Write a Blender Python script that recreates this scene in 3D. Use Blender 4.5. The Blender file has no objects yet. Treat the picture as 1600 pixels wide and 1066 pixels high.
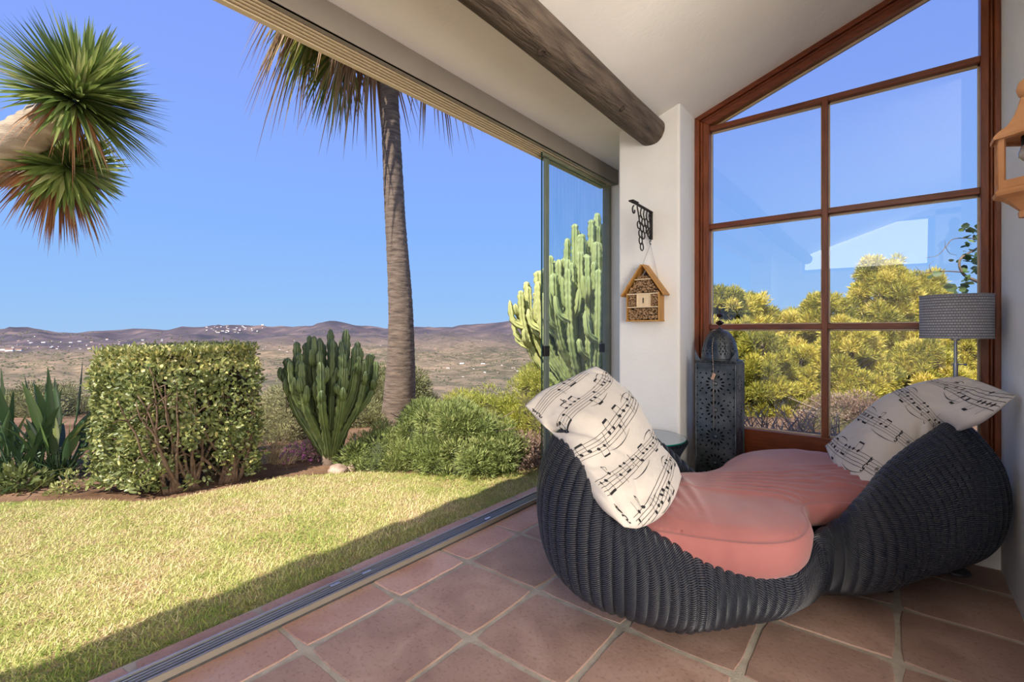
import bpy, bmesh, math, random
import numpy as np
from mathutils import Vector, Matrix, noise as mnoise
random.seed(7)
RNG = np.random.default_rng(11)
SC = bpy.context.scene
COL = SC.collection
PI = math.pi

# ------------------------------------------------------------------ camera
cam_d = bpy.data.cameras.new('camera')
cam = bpy.data.objects.new('camera', cam_d)
COL.objects.link(cam)
cam.location = (0, 0, 1.3)
cam.rotation_euler = (math.radians(90), 0, math.radians(38.95))
cam_d.sensor_width = 36.0
cam_d.lens = 736 / 1600 * 36
cam_d.shift_y = -15 / 1600
cam_d.clip_start = 0.05
cam_d.clip_end = 40000
SC.camera = cam

# ------------------------------------------------------------------ world, sun, exposure
SC.view_settings.view_transform = 'Standard'
SC.view_settings.look = 'None'
SC.view_settings.gamma = 1
SC.view_settings.use_curve_mapping = False
SC.view_settings.exposure = 0.0
w = bpy.data.worlds.new('sky_world'); SC.world = w; w.use_nodes = True
nt = w.node_tree; nt.nodes.clear()
wo = nt.nodes.new('ShaderNodeOutputWorld'); bg = nt.nodes.new('ShaderNodeBackground')
tc = nt.nodes.new('ShaderNodeTexCoord'); sx = nt.nodes.new('ShaderNodeSeparateXYZ')
rp = nt.nodes.new('ShaderNodeValToRGB')
nt.links.new(tc.outputs['Generated'], sx.inputs[0]); nt.links.new(sx.outputs['Z'], rp.inputs[0])
nt.links.new(rp.outputs[0], bg.inputs[0]); nt.links.new(bg.outputs[0], wo.inputs[0])
els = rp.color_ramp.elements
els[0].position = 0.0; els[0].color = (0.36, 0.58, 0.90, 1)
els[1].position = 1.0; els[1].color = (0.17, 0.29, 0.80, 1)
for p_, c_ in ((0.06, (0.31, 0.55, 0.95)), (0.2, (0.255, 0.48, 1.0)), (0.42, (0.25, 0.40, 1.0)), (0.62, (0.22, 0.36, 0.95))):
    e_ = els.new(p_); e_.color = (*c_, 1)
bg.inputs[1].default_value = 1.0

sun_d = bpy.data.lights.new('sun', 'SUN'); sun_d.energy = 8.6; sun_d.angle = math.radians(0.55)
sun_d.color = (1.0, 0.93, 0.80)
sun = bpy.data.objects.new('sun', sun_d); COL.objects.link(sun)
SUNV = Vector((0.05, -0.95, 1.02)).normalized()      # towards the sun
sun.rotation_euler = SUNV.to_track_quat('Z', 'Y').to_euler()
sun.location = (2, -9, 12)

def area(name, loc, target, sx_, sy_, e, col):
    d = bpy.data.lights.new(name, 'AREA'); d.shape = 'RECTANGLE'; d.size = sx_; d.size_y = sy_; d.energy = e; d.color = col
    o = bpy.data.objects.new(name, d); COL.objects.link(o); o.location = loc
    o.rotation_euler = (Vector(loc) - Vector(target)).to_track_quat('Z', 'Y').to_euler()
    return o
area('back_window_daylight', (-0.45, -3.9, 2.95), (0.0, 0.0, 2.6), 1.9, .8, 26, (1.0, 0.95, 0.88))
area('side_fill', (3.38, -0.9, 1.5), (-1.0, 1.5, 1.4), 3.0, 2.0, 340, (1.0, 0.93, 0.83))  # fill lamp added to brighten the room, no window known there

# ------------------------------------------------------------------ helpers
def tag(o, label=None, cat=None, group=None, kind=None):
    if label: o['label'] = label
    if cat: o['category'] = cat
    if group: o['group'] = group
    if kind: o['kind'] = kind
    return o

def empty(name, loc=(0, 0, 0), rz=0, label=None, cat=None, group=None, kind=None):
    o = bpy.data.objects.new(name, None); COL.objects.link(o)
    o.empty_display_size = 0.1
    o.location = loc; o.rotation_euler = (0, 0, rz)
    return tag(o, label, cat, group, kind)

def link(name, me, mat=None, parent=None):
    o = bpy.data.objects.new(name, me); COL.objects.link(o)
    if mat is not None and len(me.materials) == 0:
        me.materials.append(mat)
    if parent is not None: o.parent = parent
    return o

def np_mesh(name, V, F, mat=None, parent=None, smooth=False, rnd=None, uv=None):
    """V (N,3), F (M,k) array (all faces the same size) or list of lists"""
    me = bpy.data.meshes.new(name)
    V = np.asarray(V, dtype=np.float32)
    if isinstance(F, np.ndarray):
        M, k = F.shape
        me.vertices.add(len(V)); me.vertices.foreach_set('co', V.ravel())
        me.loops.add(M * k); me.loops.foreach_set('vertex_index', F.astype(np.int32).ravel())
        me.polygons.add(M)
        me.polygons.foreach_set('loop_start', np.arange(0, M * k, k, dtype=np.int32))
        me.polygons.foreach_set('loop_total', np.full(M, k, dtype=np.int32))
        me.update(calc_edges=True)
    else:
        me.from_pydata([tuple(map(float, v)) for v in V], [], F); me.update()
    if smooth:
        me.polygons.foreach_set('use_smooth', np.ones(len(me.polygons), dtype=bool))
    if rnd is not None:
        a = me.attributes.new('rnd', 'FLOAT', 'POINT'); a.data.foreach_set('value', np.asarray(rnd, dtype=np.float32))
    if uv is not None:
        l = me.uv_layers.new(name='UVMap')
        vi = np.empty(len(me.loops), dtype=np.int32); me.loops.foreach_get('vertex_index', vi)
        l.data.foreach_set('uv', np.asarray(uv, dtype=np.float32)[vi].ravel())
    return link(name, me, mat, parent)

class MB:
    def __init__(s): s.v = []; s.f = []
    def add(s, V, F):
        b = len(s.v); s.v += [tuple(map(float, p)) for p in V]; s.f += [tuple(b + i for i in f) for f in F]; return s
    def box(s, x0, x1, y0, y1, z0, z1, M=None):
        V = [(x, y, z) for x in (x0, x1) for y in (y0, y1) for z in (z0, z1)]
        if M is not None: V = [M @ Vector(p) for p in V]
        return s.add(V, [(0, 1, 3, 2), (4, 6, 7, 5), (0, 4, 5, 1), (2, 3, 7, 6), (0, 2, 6, 4), (1, 5, 7, 3)])
    def bar(s, a, b, wx, wy, up=(0, 0, 1)):
        a, b = Vector(a), Vector(b); d = (b - a).normalized(); u = Vector(up)
        if abs(d.dot(u)) > .98: u = Vector((0, 1, 0))
        x = d.cross(u).normalized(); y = x.cross(d)
        V = [p + x * sx_ * wx / 2 + y * sy_ * wy / 2 for p in (a, b) for sx_, sy_ in ((-1, -1), (1, -1), (1, 1), (-1, 1))]
        return s.add(V, [(3, 2, 1, 0), (4, 5, 6, 7), (0, 1, 5, 4), (1, 2, 6, 5), (2, 3, 7, 6), (3, 0, 4, 7)])
    def prism(s, poly, axis, a, b):
        """poly list of 2D, extruded along axis 'x','y','z' from a to b"""
        n = len(poly)
        def P(q, t): return {'x': (t, q[0], q[1]), 'y': (q[0], t, q[1]), 'z': (q[0], q[1], t)}[axis]
        V = [P(q, a) for q in poly] + [P(q, b) for q in poly]
        F = [tuple(range(n))[::-1], tuple(range(n, 2 * n))] + [(i, (i + 1) % n, n + (i + 1) % n, n + i) for i in range(n)]
        return s.add(V, F)
    def tube(s, pts, r, n=8, cap=True):
        pts = [Vector(p) for p in pts]; m = len(pts)
        rs = r if hasattr(r, '__len__') else [r] * m
        t0 = (pts[1] - pts[0]).normalized()
        x = t0.orthogonal().normalized(); V = []
        for i, p in enumerate(pts):
            t = (pts[min(i + 1, m - 1)] - pts[max(i - 1, 0)]).normalized()
            x = (x - t * x.dot(t)).normalized(); y = t.cross(x)
            V += [p + (x * math.cos(2 * PI * k / n) + y * math.sin(2 * PI * k / n)) * rs[i] for k in range(n)]
        F = [(i * n + k, i * n + (k + 1) % n, (i + 1) * n + (k + 1) % n, (i + 1) * n + k) for i in range(m - 1) for k in range(n)]
        if cap: F += [tuple(range(n))[::-1], tuple((m - 1) * n + k for k in range(n))]
        return s.add(V, F)
    def lathe(s, prof, c=(0, 0, 0), n=24, cap=True, M=None):
        V = [(c[0] + r * math.cos(2 * PI * k / n), c[1] + r * math.sin(2 * PI * k / n), c[2] + z) for r, z in prof for k in range(n)]
        if M is not None: V = [M @ Vector(p) for p in V]
        m = len(prof)
        F = [(i * n + k, i * n + (k + 1) % n, (i + 1) * n + (k + 1) % n, (i + 1) * n + k) for i in range(m - 1) for k in range(n)]
        if cap: F += [tuple(range(n))[::-1], tuple((m - 1) * n + k for k in range(n))]
        return s.add(V, F)
    def build(s, name, mat, parent=None, smooth=False, bevel=0, seg=1, autos=None):
        me = bpy.data.meshes.new(name); me.from_pydata(s.v, [], s.f); me.update()
        if smooth:
            me.polygons.foreach_set('use_smooth', [True] * len(me.polygons))
            if autos: me.set_sharp_from_angle(angle=math.radians(autos))
        o = link(name, me, mat, parent)
        if bevel:
            m = o.modifiers.new('bevel', 'BEVEL'); m.width = bevel; m.segments = seg; m.limit_method = 'ANGLE'
        return o

def N_(nt, t, **kw):
    n = nt.nodes.new(t)
    for k, v in kw.items():
        if k.startswith('i_'): n.inputs[k[2:]].default_value = v
        else: setattr(n, k, v)
    return n

def ramp(nt, fac, stops, interp='LINEAR'):
    r = nt.nodes.new('ShaderNodeValToRGB'); r.color_ramp.interpolation = interp
    e = r.color_ramp.elements
    e[0].position = stops[0][0]; e[0].color = (*stops[0][1], 1)
    e[1].position = stops[-1][0]; e[1].color = (*stops[-1][1], 1)
    for p, c in stops[1:-1]:
        q = e.new(p); q.color = (*c, 1)
    nt.links.new(fac, r.inputs[0]); return r.outputs[0]

def newmat(name):
    m = bpy.data.materials.new(name); m.use_nodes = True
    nt = m.node_tree; b = nt.nodes['Principled BSDF']
    return m, nt, b

def mat(name, c1, c2=None, scale=8, rough=0.6, metal=0, bump=0, bscale=None, stretch=None, detail=4, lo=.35, hi=.65, spec=.5, bdist=.01, objrnd=0):
    m, nt, b = newmat(name)
    b.inputs['Roughness'].default_value = rough; b.inputs['Metallic'].default_value = metal
    b.inputs['Specular IOR Level'].default_value = spec
    tcn = N_(nt, 'ShaderNodeTexCoord'); vec = tcn.outputs['Object']
    if stretch:
        mp = N_(nt, 'ShaderNodeMapping'); mp.inputs['Scale'].default_value = stretch
        nt.links.new(vec, mp.inputs[0]); vec = mp.outputs[0]
    if c2 is None: b.inputs['Base Color'].default_value = (*c1, 1)
    else:
        n = N_(nt, 'ShaderNodeTexNoise'); n.inputs['Scale'].default_value = scale; n.inputs['Detail'].default_value = detail
        nt.links.new(vec, n.inputs['Vector'])
        out = ramp(nt, n.outputs[0], [(lo, c1), (hi, c2)])
        if objrnd:
            oi = N_(nt, 'ShaderNodeObjectInfo'); hs = N_(nt, 'ShaderNodeHueSaturation')
            mr = N_(nt, 'ShaderNodeMapRange'); mr.inputs[3].default_value = 1 - objrnd; mr.inputs[4].default_value = 1 + objrnd
            nt.links.new(oi.outputs['Random'], mr.inputs[0]); nt.links.new(mr.outputs[0], hs.inputs['Value'])
            nt.links.new(out, hs.inputs['Color']); out = hs.outputs[0]
        nt.links.new(out, b.inputs['Base Color'])
    if bump:
        n2 = N_(nt, 'ShaderNodeTexNoise'); n2.inputs['Scale'].default_value = bscale or scale; n2.inputs['Detail'].default_value = 5
        nt.links.new(vec, n2.inputs['Vector'])
        bp = N_(nt, 'ShaderNodeBump'); bp.inputs['Strength'].default_value = bump; bp.inputs['Distance'].default_value = bdist
        nt.links.new(n2.outputs[0], bp.inputs['Height']); nt.links.new(bp.outputs[0], b.inputs['Normal'])
    return m

def leafmat(name, stops, rough=.5, trans=.3, spec=.4):
    """leaf colour by the per-leaf attribute rnd"""
    m, nt, b = newmat(name)
    at = N_(nt, 'ShaderNodeAttribute'); at.attribute_name = 'rnd'
    c = ramp(nt, at.outputs['Fac'], stops)
    nt.links.new(c, b.inputs['Base Color']); b.inputs['Roughness'].default_value = rough
    b.inputs['Specular IOR Level'].default_value = spec
    if trans:
        t = N_(nt, 'ShaderNodeBsdfTranslucent'); mx = N_(nt, 'ShaderNodeMixShader'); mx.inputs[0].default_value = trans
        nt.links.new(c, t.inputs[0]); out = nt.nodes['Material Output']
        nt.links.new(b.outputs[0], mx.inputs[1]); nt.links.new(t.outputs[0], mx.inputs[2]); nt.links.new(mx.outputs[0], out.inputs[0])
    return m

def glassmat(name, tint=(1, 1, 1), refl=1.0, rough=0.0, wavy=0):
    m = bpy.data.materials.new(name); m.use_nodes = True; nt = m.node_tree; nt.nodes.clear()
    o = N_(nt, 'ShaderNodeOutputMaterial'); t = N_(nt, 'ShaderNodeBsdfTransparent'); g = N_(nt, 'ShaderNodeBsdfGlossy')
    t.inputs[0].default_value = (*tint, 1); g.inputs['Roughness'].default_value = rough
    # Schlick reflectance of one surface, the same from both sides of the sheet
    ge = N_(nt, 'ShaderNodeNewGeometry'); dt = N_(nt, 'ShaderNodeVectorMath'); dt.operation = 'DOT_PRODUCT'
    nt.links.new(ge.outputs['Incoming'], dt.inputs[0]); nt.links.new(ge.outputs['Normal'], dt.inputs[1])
    ab = N_(nt, 'ShaderNodeMath'); ab.operation = 'ABSOLUTE'; nt.links.new(dt.outputs['Value'], ab.inputs[0])
    om = N_(nt, 'ShaderNodeMath'); om.operation = 'SUBTRACT'; om.inputs[0].default_value = 1; nt.links.new(ab.outputs[0], om.inputs[1])
    pw = N_(nt, 'ShaderNodeMath'); pw.operation = 'POWER'; pw.inputs[1].default_value = 5; nt.links.new(om.outputs[0], pw.inputs[0])
    ml = N_(nt, 'ShaderNodeMath'); ml.operation = 'MULTIPLY_ADD'; ml.inputs[1].default_value = .9 * refl; ml.inputs[2].default_value = .04 * refl; ml.use_clamp = True
    mx = N_(nt, 'ShaderNodeMixShader')
    nt.links.new(pw.outputs[0], ml.inputs[0]); nt.links.new(ml.outputs[0], mx.inputs[0])
    nt.links.new(t.outputs[0], mx.inputs[1]); nt.links.new(g.outputs[0], mx.inputs[2]); nt.links.new(mx.outputs[0], o.inputs[0])
    if wavy:
        tcn = N_(nt, 'ShaderNodeTexCoord'); mp = N_(nt, 'ShaderNodeMapping'); mp.inputs['Scale'].default_value = (14, 14, 1.6)
        n = N_(nt, 'ShaderNodeTexNoise'); n.inputs['Scale'].default_value = 2.0
        bp = N_(nt, 'ShaderNodeBump'); bp.inputs['Strength'].default_value = wavy; bp.inputs['Distance'].default_value = .02
        nt.links.new(tcn.outputs['Object'], mp.inputs[0]); nt.links.new(mp.outputs[0], n.inputs['Vector'])
        nt.links.new(n.outputs[0], bp.inputs['Height']); nt.links.new(bp.outputs[0], g.inputs['Normal'])
        # wavy sky reflections put into the tint as upright streaks
        m2 = N_(nt, 'ShaderNodeMapping'); m2.inputs['Scale'].default_value = (22, 22, 1.5); q = N_(nt, 'ShaderNodeTexNoise'); q.inputs['Scale'].default_value = 1.6; q.inputs['Detail'].default_value = 3
        nt.links.new(tcn.outputs['Object'], m2.inputs[0]); nt.links.new(m2.outputs[0], q.inputs['Vector'])
        nt.links.new(ramp(nt, q.outputs[0], [(.38, (.90, .965, .985)), (.62, (.985, 1, 1))]), t.inputs[0])
    return m

# ------------------------------------------------------------------ vector foliage tools
def rand_dirs(n, zmin=-1, zmax=1):
    z = RNG.uniform(zmin, zmax, n); a = RNG.uniform(0, 2 * PI, n); r = np.sqrt(np.maximum(0, 1 - z * z))
    return np.stack([r * np.cos(a), r * np.sin(a), z], 1)
def nrm(a): return a / np.maximum(1e-9, np.linalg.norm(a, axis=-1, keepdims=True))

OVAL = (np.array([(0, 0, 0), (-.42, .3, .10), (.42, .3, .10), (-.40, .72, .12), (.40, .72, .12), (0, 1, 0), (0, .5, -.04)]),
        [(0, 6, 1), (0, 2, 6), (1, 6, 3), (2, 4, 6), (3, 6, 5), (6, 4, 5)])
DIAM = (np.array([(0, 0, 0), (-.5, .45, .1), (.5, .45, .1), (0, 1, 0)]), [(0, 2, 1), (1, 2, 3)])
TRI = (np.array([(-.5, 0, 0), (.5, 0, 0), (0, 1, 0)]), [(0, 1, 2)])

def leaf_arrays(P, D, Nn, L, W, tpl, rnd=None):
    V0, F0 = tpl; F0 = np.array(F0); n = len(P); k = len(V0)
    D = nrm(D); Z = nrm(Nn - (Nn * D).sum(1, keepdims=True) * D); X = np.cross(D, Z)
    L = np.broadcast_to(L, (n,)); W = np.broadcast_to(W, (n,))
    V = (P[:, None, :] + X[:, None, :] * (V0[None, :, 0:1] * W[:, None, None]) + D[:, None, :] * (V0[None, :, 1:2] * L[:, None, None])
         + Z[:, None, :] * (V0[None, :, 2:3] * W[:, None, None]))
    F = F0[None] + (np.arange(n) * k)[:, None, None]
    r = RNG.uniform(0, 1, n) if rnd is None else rnd
    return V.reshape(-1, 3), F.reshape(-1, F0.shape[1]), np.repeat(r, k)

def leaves(name, P, D, Nn, L, W, tpl, m, parent=None, rnd=None, stuff=True):
    V, F, r = leaf_arrays(P, D, Nn, L, W, tpl, rnd)
    o = np_mesh(name, V, F, m, parent, rnd=r)
    if stuff: o['kind'] = 'stuff'
    return o

def blade_arrays(P, D, up, L, W, droop, seg=5, fold=.25, rnd=None, curl=None):
    """long sword leaves: P start, D direction, droop = fall at tip as a share of L"""
    n = len(P); D = nrm(D); S = nrm(np.cross(D, up)); U = np.cross(S, D)
    L = np.broadcast_to(L, (n,)); W = np.broadcast_to(W, (n,)); droop = np.broadcast_to(droop, (n,))
    ts = np.linspace(0, 1, seg + 1); V = []
    for t in ts:
        c = P + D * (L * t)[:, None]; c[:, 2] -= droop * L * t * t
        wd = W * (0.55 + 0.45 * min(1, t * 4)) * (1 - max(0, t - .35) / .65) ** .8 + .0004
        V += [c - S * wd[:, None] / 2 + U * (wd * fold)[:, None], c, c + S * wd[:, None] / 2 + U * (wd * fold)[:, None]]
    V = np.stack(V, 1); k = V.shape[1]; F = []
    for i in range(seg):
        a = 3 * i
        F += [(a, a + 1, a + 4, a + 3), (a + 1, a + 2, a + 5, a + 4)]
    F = np.array(F)[None] + (np.arange(n) * k)[:, None, None]
    r = RNG.uniform(0, 1, n) if rnd is None else rnd
    return V.reshape(-1, 3), F.reshape(-1, 4), np.repeat(r, k)

def join_arrays(parts):
    V = []; F = []; R = []; b = 0
    for v, f, r in parts:
        V.append(v); F.append(f + b); R.append(r); b += len(v)
    return np.concatenate(V), np.concatenate(F), np.concatenate(R)

def catmull(P, n, closed=True):
    P = np.asarray(P, float); m = len(P); out = []
    ts = np.linspace(0, m if closed else m - 1, n, endpoint=not closed)
    for t in ts:
        i = int(math.floor(t)); f = t - i
        if closed: a, b, c, d = P[(i - 1) % m], P[i % m], P[(i + 1) % m], P[(i + 2) % m]
        else:
            if i >= m - 1: i = m - 2; f = 1.0
            a, b, c, d = P[max(i - 1, 0)], P[i], P[i + 1], P[min(i + 2, m - 1)]
        out.append(.5 * ((2 * b) + (-a + c) * f + (2 * a - 5 * b + 4 * c - d) * f * f + (-a + 3 * b - 3 * c + d) * f ** 3))
    return np.array(out)

def resample_closed(P, n, dims=2):
    P = np.asarray(P); Q = np.vstack([P, P[:1]])
    d = np.r_[0, np.cumsum(np.linalg.norm(np.diff(Q[:, :dims], axis=0), axis=1))]
    t = np.linspace(0, d[-1], n, endpoint=False)
    return np.stack([np.interp(t, d, Q[:, k]) for k in range(Q.shape[1])], 1)

# ------------------------------------------------------------------ materials
M = {}
M['plaster'] = mat('plaster', (.82, .80, .76), (.87, .85, .81), 3, .9, bump=.35, bscale=60, bdist=.006)
M['ceiling'] = mat('ceiling_plaster', (.80, .765, .70), (.85, .81, .745), 2, .9, bump=.25, bscale=45, bdist=.006)
M['grout'] = mat('grout', (.31, .27, .21), (.41, .36, .285), 14, .9, bump=.5, bscale=120, bdist=.004)
M['wood'] = mat('varnished_wood', (.13, .030, .009), (.26, .066, .018), 6, .32, bump=.15, bscale=18, stretch=(9, 9, 1), lo=.3, hi=.7)
M['wood_h'] = mat('varnished_wood_across', (.11, .024, .008), (.22, .052, .015), 6, .32, bump=.15, bscale=18, stretch=(1, 9, 9), lo=.3, hi=.7)
M['bead'] = mat('pale_bead', (.62, .42, .24), (.72, .52, .33), 8, .5)
M['alu'] = mat('aluminium', (.58, .58, .60), None, rough=.35, metal=.85)
M['alu_dark'] = mat('dark_aluminium', (.045, .045, .047), (.07, .07, .07), 30, .55, metal=.1)
M['box'] = mat('taupe_cover_box', (.205, .175, .145), (.225, .195, .16), 5, .45)
M['rail'] = mat('cream_rail', (.56, .45, .29), None, rough=.75)
M['post'] = mat('olive_post', (.20, .20, .13), (.25, .24, .16), 6, .45)
M['black'] = mat('black_iron', (.012, .010, .009), (.03, .022, .018), 40, .55, metal=.4, bump=.3, bscale=90)
M['white'] = mat('white_render', (.8, .78, .74), None, rough=.8)

def tile_mat(name, a, b_, c):
    m, nt, b = newmat(name)
    tcn = N_(nt, 'ShaderNodeTexCoord'); oi = N_(nt, 'ShaderNodeObjectInfo')
    ad = N_(nt, 'ShaderNodeVectorMath'); ad.operation = 'ADD'
    sc = N_(nt, 'ShaderNodeVectorMath'); sc.operation = 'SCALE'; sc.inputs['Scale'].default_value = 1.0
    cb = N_(nt, 'ShaderNodeCombineXYZ'); mu = N_(nt, 'ShaderNodeMath'); mu.operation = 'MULTIPLY'; mu.inputs[1].default_value = 40
    nt.links.new(oi.outputs['Random'], mu.inputs[0]); nt.links.new(mu.outputs[0], cb.inputs[0]); nt.links.new(mu.outputs[0], cb.inputs[1])
    nt.links.new(tcn.outputs['Object'], ad.inputs[0]); nt.links.new(cb.outputs[0], ad.inputs[1])
    n = N_(nt, 'ShaderNodeTexNoise'); n.inputs['Scale'].default_value = 4.2; n.inputs['Detail'].default_value = 5; n.inputs['Distortion'].default_value = .6
    nt.links.new(ad.outputs[0], n.inputs['Vector'])
    col = ramp(nt, n.outputs[0], [(.3, a), (.5, b_), (.7, c)])
    n3 = N_(nt, 'ShaderNodeTexNoise'); n3.inputs['Scale'].default_value = 60; n3.inputs['Detail'].default_value = 3
    nt.links.new(ad.outputs[0], n3.inputs['Vector'])
    sp = ramp(nt, n3.outputs[0], [(.33, (.55, .5, .45)), (.45, (1, 1, 1))])
    mx = N_(nt, 'ShaderNodeMix'); mx.data_type = 'RGBA'; mx.blend_type = 'MULTIPLY'; mx.inputs[0].default_value = .5
    nt.links.new(col, mx.inputs[6]); nt.links.new(sp, mx.inputs[7])
    hs = N_(nt, 'ShaderNodeHueSaturation'); mr = N_(nt, 'ShaderNodeMapRange'); mr.inputs[3].default_value = .84; mr.inputs[4].default_value = 1.14
    nt.links.new(oi.outputs['Random'], mr.inputs[0]); nt.links.new(mr.outputs[0], hs.inputs['Value']); nt.links.new(mx.outputs[2], hs.inputs['Color'])
    nt.links.new(hs.outputs[0], b.inputs['Base Color'])
    rr = N_(nt, 'ShaderNodeMapRange'); rr.inputs[3].default_value = .42; rr.inputs[4].default_value = .75
    nt.links.new(n.outputs[0], rr.inputs[0]); nt.links.new(rr.outputs[0], b.inputs['Roughness'])
    bp = N_(nt, 'ShaderNodeBump'); bp.inputs['Strength'].default_value = .35; bp.inputs['Distance'].default_value = .004
    n2 = N_(nt, 'ShaderNodeTexNoise'); n2.inputs['Scale'].default_value = 45; n2.inputs['Detail'].default_value = 8
    nt.links.new(tcn.outputs['Object'], n2.inputs['Vector']); nt.links.new(n2.outputs[0], bp.inputs['Height']); nt.links.new(bp.outputs[0], b.inputs['Normal'])
    return m
M['tile'] = tile_mat('terracotta_tile', (.27, .168, .126), (.34, .218, .168), (.40, .272, .215))
M['tile_edge'] = tile_mat('terracotta_edge_sheen', (.37, .205, .15), (.44, .265, .20), (.46, .31, .27))  # lighter, pinker tones: sky sheen on the edge strip put into the colour

# ------------------------------------------------------------------ room shell
WY = 3.66
def struct(name, mb, m, parent=None, **k):
    o = mb.build(name, m, parent, **k)
    if parent is None: o['kind'] = 'structure'
    return o
flo = struct('floor', MB().box(-2.329, 3.6, -4.1, 4.45, -.10, -.0028), M['grout'])

def tile_variant(w_, h_, seed):
    rr = random.Random(seed); pts = []
    n = 5
    cs = [(-w_ / 2, -h_ / 2), (w_ / 2, -h_ / 2), (w_ / 2, h_ / 2), (-w_ / 2, h_ / 2)]
    for i in range(4):
        a, b = cs[i], cs[(i + 1) % 4]
        for k in range(n):
            t = k / n; c = .0 if k else .012
            px, py = a[0] + (b[0] - a[0]) * t, a[1] + (b[1] - a[1]) * t
            L = math.hypot(px, py); px -= px / L * c; py -= py / L * c
            pts.append((px + rr.uniform(-.0022, .0022), py + rr.uniform(-.0022, .0022)))
    m_ = len(pts); V = []; F = []
    for s_, z in ((1.0, -.022), (1.0, -.0035), (.982, 0.0)):
        V += [(x * s_, y * s_, z) for x, y in pts]
    for r_ in range(2):
        F += [(r_ * m_ + i, r_ * m_ + (i + 1) % m_, (r_ + 1) * m_ + (i + 1) % m_, (r_ + 1) * m_ + i) for i in range(m_)]
    F.append(tuple(2 * m_ + i for i in range(m_)))
    return V, F
def put_tiles(xs, ys, m, seed, w_, h_):
    vs = []
    for k in range(5):
        V, F = tile_variant(w_, h_, seed + k)
        me = bpy.data.meshes.new('tile'); me.from_pydata(V, [], F); me.update(); me.materials.append(m); vs.append(me)
    for x in xs:
        for y in ys:
            o = bpy.data.objects.new('tile', random.choice(vs)); COL.objects.link(o); o.parent = flo
            o.location = (x, y, .001 + random.uniform(-.0012, .0012))
            o.rotation_euler = (random.uniform(-.003, .003), random.uniform(-.003, .003), random.choice((0, PI)) + random.uniform(-.004, .004))
YS = [.016 - .4745 / 2 + .4745 * k for k in range(-6, 9)]
put_tiles([-1.862 + .235 + .4695 * k for k in range(0, 5)], YS, M['tile'], 1, .448, .452)
put_tiles([-1.862 + .235 + .4695 * k for k in range(5, 11)], [y for y in YS if y < 1.8], M['tile'], 1, .448, .452)
put_tiles([-2.325 + .223], YS, M['tile_edge'], 31, .446, .455)

# walls, pillar, ceiling
wcorner = struct('wall_corner', MB().box(-1.64, -1.17, 3.33, 3.82, -.01, 3.2), M['plaster'], bevel=.018, seg=3)
struct('wall_end', MB().box(-2.185, -1.46, 4.13, 4.42, -.01, 3.0), M['plaster'])
struct('wall_return', MB().box(-1.64, -1.46, 3.80, 4.15, -.01, 3.0), M['plaster'])
struct('wall_right', MB().box(.457, .62, 1.95, 4.0, -.01, 4.1), M['plaster'], bevel=.01, seg=2)
struct('wall_side', MB().box(.46, 3.6, 1.80, 1.96, -.01, 4.3), M['plaster'])
# wall_back with a window opening, wall_far
b = MB(); b.box(-2.28, -1.5, -4.2, -4.0, -.01, 4.4); b.box(2.3, 3.6, -4.2, -4.0, -.01, 4.4); b.box(-1.5, 2.3, -4.2, -4.0, -.01, 2.5); b.box(-1.5, 2.3, -4.2, -4.0, 3.4, 4.4); b.box(.6, 2.4, -4.2, -4.0, 2.4, 3.5)
struct('wall_back', b, M['plaster'])
b = MB(); b.box(3.5, 3.65, -4.2, -2.6, -.01, 4.4); b.box(3.5, 3.65, .8, 1.9, -.01, 4.4); b.box(3.5, 3.65, -2.6, .8, -.01, .4); b.box(3.5, 3.65, -2.6, .8, 2.6, 4.4)
struct('wall_far', b, M['plaster'])
struct('wall_under_window', MB().box(-1.18, .46, WY, WY + .16, -.01, .42), M['plaster'])
struct('wall_header', MB().box(-2.20, -1.395, -4.1, 4.14, 2.832, 3.0), M['ceiling'])
struct('wall_front', MB().box(-2.28, -1.9, -4.2, -3.2, -.01, 2.84), M['plaster'])
def zc(x): return 2.914 + .353 * (x + 1.17)
b = MB()
xs_ = [-1.396, .9, 3.7]; zs_ = [zc(-1.396), zc(.9), zc(.9) - .35 * 2.8]
b.prism([(xs_[0], zs_[0]), (xs_[1], zs_[1]), (xs_[2], zs_[2]), (xs_[2], zs_[2] + .14), (xs_[1], zs_[1] + .14), (xs_[0], zs_[0] + .14)], 'y', -4.2, 3.9)
struct('ceiling', b, M['ceiling'])
# roof with scalloped clay tile eave, over the lawn side
b = MB(); b.prism([(-2.42, 2.93), (-2.1, 2.99), (.9, 3.95), (3.9, 2.9), (3.9, 3.0), (.9, 4.05), (-2.1, 3.10), (-2.42, 3.0)], 'y', -4.4, 4.5)
roof = struct('trim_1', b, M['white'])
b = MB()
M['rooftile'] = mat('clay_roof_tile', (.38, .16, .08), (.48, .25, .15), 9, .8)
for k in range(44):
    y = -4.35 + k * .205
    prof = [(y + .11 * math.cos(PI * t / 6), 3.0 + .065 * math.sin(PI * t / 6)) for t in range(7)]
    prof += [(y + .09 * math.cos(PI * t / 6), 3.0 + .045 * math.sin(PI * t / 6)) for t in range(6, -1, -1)]
    b.prism(prof, 'x', -2.52 - .02 * (k % 3), -2.0)
    b.prism([(y + .02, 2.975), (y + .185, 2.975), (y + .185, 2.985), (y + .02, 2.985)], 'x', -2.47, -2.0)
rt = b.build('eave_tiles', M['rooftile'], roof); rt['kind'] = 'stuff'

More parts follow.
